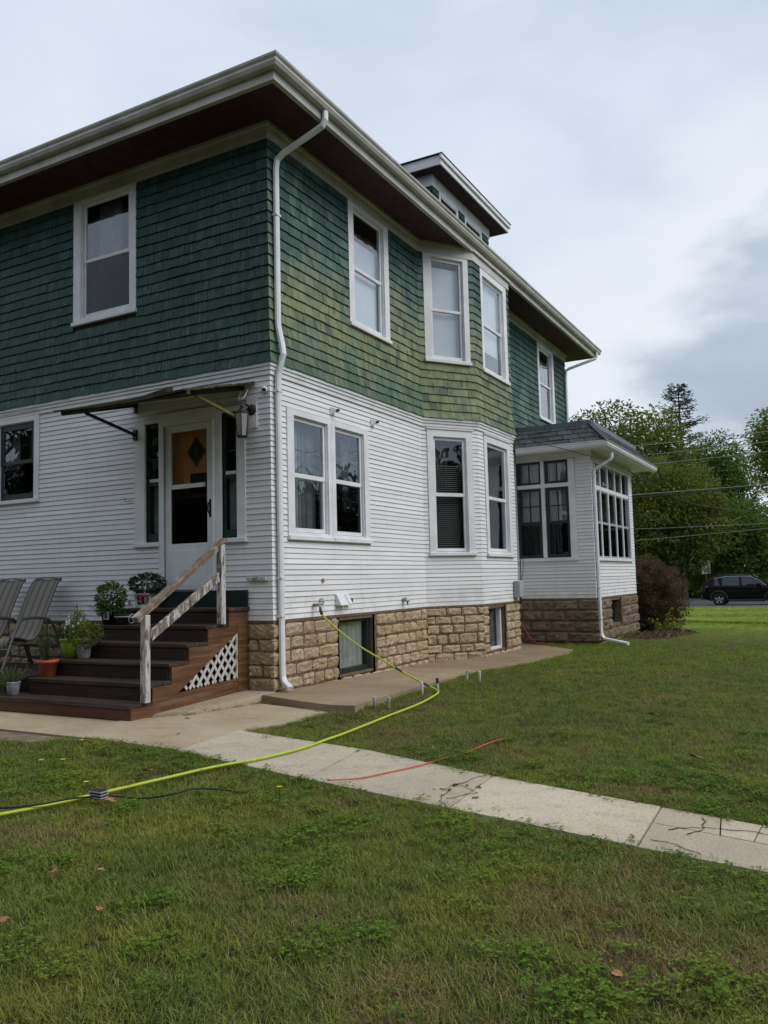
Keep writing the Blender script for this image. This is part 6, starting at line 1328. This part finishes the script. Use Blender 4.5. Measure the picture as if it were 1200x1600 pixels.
def clover(nm, n, h, rad, ln, mat):
    b = MB()
    for _ in range(n):
        t = rnd.uniform(0, 6.283); r_ = rad * math.sqrt(rnd.random()); z = h * rnd.uniform(.4, 1.0); c = Vector((math.cos(t) * r_, math.sin(t) * r_, z)); u0 = rnd.uniform(0, 6.28); k_ = rnd.choice((1, 3, 3))
        for k in range(k_): u = u0 + 2.094 * k; leaf(b, c, Vector((math.cos(u), math.sin(u), rnd.uniform(-.1, .35))), Vector((0, 0, 1)) + rv() * .3, ln * rnd.uniform(.6, 1.2), ln * .85, rnd.random() * .75, .12)
    b.a['bladeh'] = [1.0] * len(b.f); o = b.build(nm, mat, recalc=False); C.objects.unlink(o); tufts.objects.link(o)
for k in range(6): tuft('a_grass_%d' % k, 30, .014, .036, .062, .0030, 1.35, 'grass')
for k in range(2): tuft('b_grass_%d' % k, 22, .022, .050, .055, .0034, 1.15, 'grass')
for k in range(2): tuft('c_straw_%d' % k, 20, .012, .034, .06, .0032, 1.8, 'straw')
for k in range(3): clover('d_weed_%d' % k, 14, .038, .06, .015, 'weed')
clover('e_weed', 7, .055, .06, .026, 'weed')
def inpoly(x, y, poly):
    c = False; j = len(poly) - 1
    for i in range(len(poly)):
        if (poly[i][1] > y) != (poly[j][1] > y) and x < (poly[j][0] - poly[i][0]) * (y - poly[i][1]) / (poly[j][1] - poly[i][1]) + poly[i][0]: c = not c
        j = i
    return c
NOGO = [[(1.0, -1.90), (2.48, -2.22), (3.74, -2.63), (4.89, -2.97), (5.75, -3.2), (8.5, -3.9), (8.5, -4.65), (5.8, -3.92), (4.91, -3.73), (3.79, -3.46), (2.63, -3.22), (1.06, -2.79)],
        [(-6.5, .2), (-2.4, -1.4), (-.5, -1.8), (-.13, -1.4), (.12, -.42), (1.16, -.62), (1.22, -1.2), (1.02, -1.90), (1.06, -2.77), (-.13, -2.66), (-2.4, -2.62), (-6.5, -2.62)],
        [(-.1, -.25), (.75, -.54), (1.19, -.66), (1.46, -.61), (1.38, .5), (1.30, 1.9), (1.29, 3.2), (1.62, 4.3), (1.76, 5.9), (1.62, 6.8), (.9, 7.5), (.2, 7.95), (-.1, 7.95)],
        [(-12, 0), (-.2, .0), (-.2, 8), (1.8, 8), (1.8, 11.65), (0, 11.65), (0, 12.7), (-12, 12.7)], [(-3.2, -3.25), (-.45, -2.95), (-.2, -2.6), (-3.2, -2.6)]]
STRAW = [(q[0], q[1], q[2], q[3] * .9) for q in [(4.70, -2.74, .32, .9), (1.25, -4.4, .28, .6), (2.0, -4.78, .35, .55), (3.9, -5.14, .3, .5), (4.59, -5.5, .35, .45), (5.2, -4.90, .22, .8), (5.58, -4.73, .3, .8), (4.84, -4.57, .35, .45), (4.7, 4.5, .5, .6), (1.25, -1.75, .12, .9), (4.88, -3.62, .10, .8), (3.4, -3.42, .12, .6), (3.2, -1.6, .9, .28), (3.9, -.2, .8, .22), (1.75, -.9, .5, .3), (2.9, 10.3, .5, .7)]]
WEED = [(.65, -2.85, .35, .8), (.62, -3.35, .45, .6), (1.5, -3.05, .55, .75), (3.15, -2.22, .3, .8), (2.45, -2.3, .22, .8), (4.2, -2.5, .5, .6), (5.0, -2.35, .55, .7), (5.05, -4.76, .16, .9), (5.22, -5.0, .2, .9), (5.1, -5.3, .2, .8), (5.40, -5.04, .22, .95), (3.35, -5.85, .12, .9), (3.1, -5.85, .12, .8), (3.3, -4.4, .4, .4), (4.3, -3.85, .5, .45), (2.7, -3.5, .6, .45), (1.0, -3.9, .6, .4), (5.5, -3.0, .4, .7), (1.9, -2.25, .15, .7), (5.7, -4.15, .3, .6), (2.0, 3.0, .4, .5), (1.75, 1.4, .3, .5)]
pts, rots, scl, idx = [], [], [], []
G = random.Random(11)
def try_add(x, y, d, big):
    if any(inpoly(x, y, P_) for P_ in NOGO): return
    if y > 38.7 and y < 51.4: return
    e_ = ((x - 2.30) / .68) ** 2 + ((y - 11.2) / 1.95) ** 2
    if e_ < 1 and G.random() < .93: return
    n1_ = fbm(x, y, 1, .7); n2_ = fbm(x, y, 5, 2.2)
    r_ = G.random(); k = None
    for sx, sy, sr, pr_ in STRAW:
        q = math.hypot(x - sx, y - sy) / sr
        if q < 1 and G.random() < pr_ * (1 - q * .6): k = 8 + G.randrange(2)
    if k is None:
        for sx, sy, sr, pr_ in WEED:
            q = math.hypot(x - sx, y - sy) / sr
            if q < 1 and G.random() < pr_ * .42 * (1 - q * .6): k = 10 + G.randrange(4); break
    if k is None:
        if n1_ + .6 * n2_ < -.46 and G.random() < .35: k = 8 + G.randrange(2)
        elif n2_ > .25 and d < 14 and G.random() < .16: k = 10 + G.randrange(3)
        elif n1_ > .18 and G.random() < .35: k = 6 + G.randrange(2)
        else: k = G.randrange(6)
    s_ = G.uniform(.6, 1.15) * (1 + .25 * n2_) * big
    pts.append((x, y, gz(x, y) - .003)); rots.append((G.uniform(-.12, .12), G.uniform(-.12, .12), G.uniform(0, 6.283))); scl.append(s_); idx.append(k)
for cx_ in range(-14, 22):
    for cy_ in range(-9, 39):
        c = Vector((cx_ + .5, cy_ + .5, .1)) - CP; dep = c.dot(CF); d = c.length
        if d > 2.5 and (dep < 0 or abs(c.dot(CR)) > dep * .62 + 1.2): continue
        n = min(820, 25000 / max(4, d * d)) ; n = max(n, 14)
        big = 1.0 if d < 9 else min(1.9, 1 + (d - 9) * .05)
        for _ in range(int(n)): try_add(cx_ + G.random(), cy_ + G.random(), d, big)
# taller fringe along the concrete edges and the dark unmown line across the far lawn
def fringe(a, c, n, spread, k0, k1, smin=.8, smax=1.5):
    for _ in range(n):
        t = G.random(); x = a[0] + (c[0] - a[0]) * t + G.gauss(0, spread); y = a[1] + (c[1] - a[1]) * t + G.gauss(0, spread)
        pts.append((x, y, gz(x, y) - .003)); rots.append((0, 0, G.uniform(0, 6.283))); scl.append(G.uniform(smin, smax)); idx.append(G.randint(k0, k1))
E_ = [[(1.15, -1.86), (2.48, -2.19), (3.74, -2.60), (4.89, -2.94), (8.0, -3.75)], [(1.10, -2.84), (2.63, -3.26), (3.79, -3.50), (4.91, -3.78), (5.8, -3.97), (8.0, -4.6)], [(1.5, -.55), (1.42, .5), (1.36, 1.9), (1.36, 3.2), (1.68, 4.3), (1.82, 5.9), (1.68, 6.9), (.95, 7.6), (1.8, 7.9)], [(-.1, -2.71), (1.05, -2.83)], [(1.22, -1.3), (1.28, -.75), (1.5, -.62)], [(1.9, 7.9), (1.9, 9.2)]]
for pl in E_:
    for a, c in zip(pl, pl[1:]): fringe(a, c, int(math.dist(a, c) * 60), .05, 0, 7, .7, 1.3); fringe(a, c, int(math.dist(a, c) * 9), .06, 10, 13, .6, 1.0)
for a, c in (((1.02, -1.92), (1.08, -2.78)), ((2.48, -2.24), (2.63, -3.20)), ((3.74, -2.65), (3.79, -3.44)), ((4.89, -2.99), (4.91, -3.70)), ((-.13, -1.42), (-.5, -1.86))): fringe(a, c, 9, .006, 0, 5, .25, .5)
fringe((-1.5, 20.6), (9, 14.2), 900, .10, 6, 7, 2.0, 3.2)
me = bpy.data.meshes.new('lawn_grass'); me.from_pydata(pts, [], [])
at = me.attributes.new('rot', 'FLOAT_VECTOR', 'POINT'); at.data.foreach_set('vector', [c for r_ in rots for c in r_])
at = me.attributes.new('scl', 'FLOAT', 'POINT'); at.data.foreach_set('value', scl)
at = me.attributes.new('idx', 'INT', 'POINT'); at.data.foreach_set('value', idx)
lawn = bpy.data.objects.new('lawn_grass', me); C.objects.link(lawn); tag(lawn, 'short patchy lawn grass with weeds and dry spots', None, None, 'stuff')
ng = bpy.data.node_groups.new('scatter', 'GeometryNodeTree'); ng.interface.new_socket('Geometry', in_out='INPUT', socket_type='NodeSocketGeometry'); ng.interface.new_socket('Geometry', in_out='OUTPUT', socket_type='NodeSocketGeometry')
gn = ng.nodes; gi, go = gn.new('NodeGroupInput'), gn.new('NodeGroupOutput'); ci = gn.new('GeometryNodeCollectionInfo'); ci.inputs['Collection'].default_value = tufts; ci.inputs['Separate Children'].default_value = True; ci.inputs['Reset Children'].default_value = True
ip = gn.new('GeometryNodeInstanceOnPoints'); ip.inputs['Pick Instance'].default_value = True
def na(name, ty):
    n_ = gn.new('GeometryNodeInputNamedAttribute'); n_.data_type = ty; n_.inputs['Name'].default_value = name; return n_.outputs['Attribute']
er = gn.new('FunctionNodeEulerToRotation'); lk = ng.links.new
lk(gi.outputs[0], ip.inputs['Points']); lk(ci.outputs[0], ip.inputs['Instance']); lk(na('idx', 'INT'), ip.inputs['Instance Index']); lk(na('rot', 'FLOAT_VECTOR'), er.inputs[0]); lk(er.outputs[0], ip.inputs['Rotation']); lk(na('scl', 'FLOAT'), ip.inputs['Scale']); lk(ip.outputs[0], go.inputs[0])
lawn.modifiers.new('scatter', 'NODES').node_group = ng
print('tufts', len(pts))
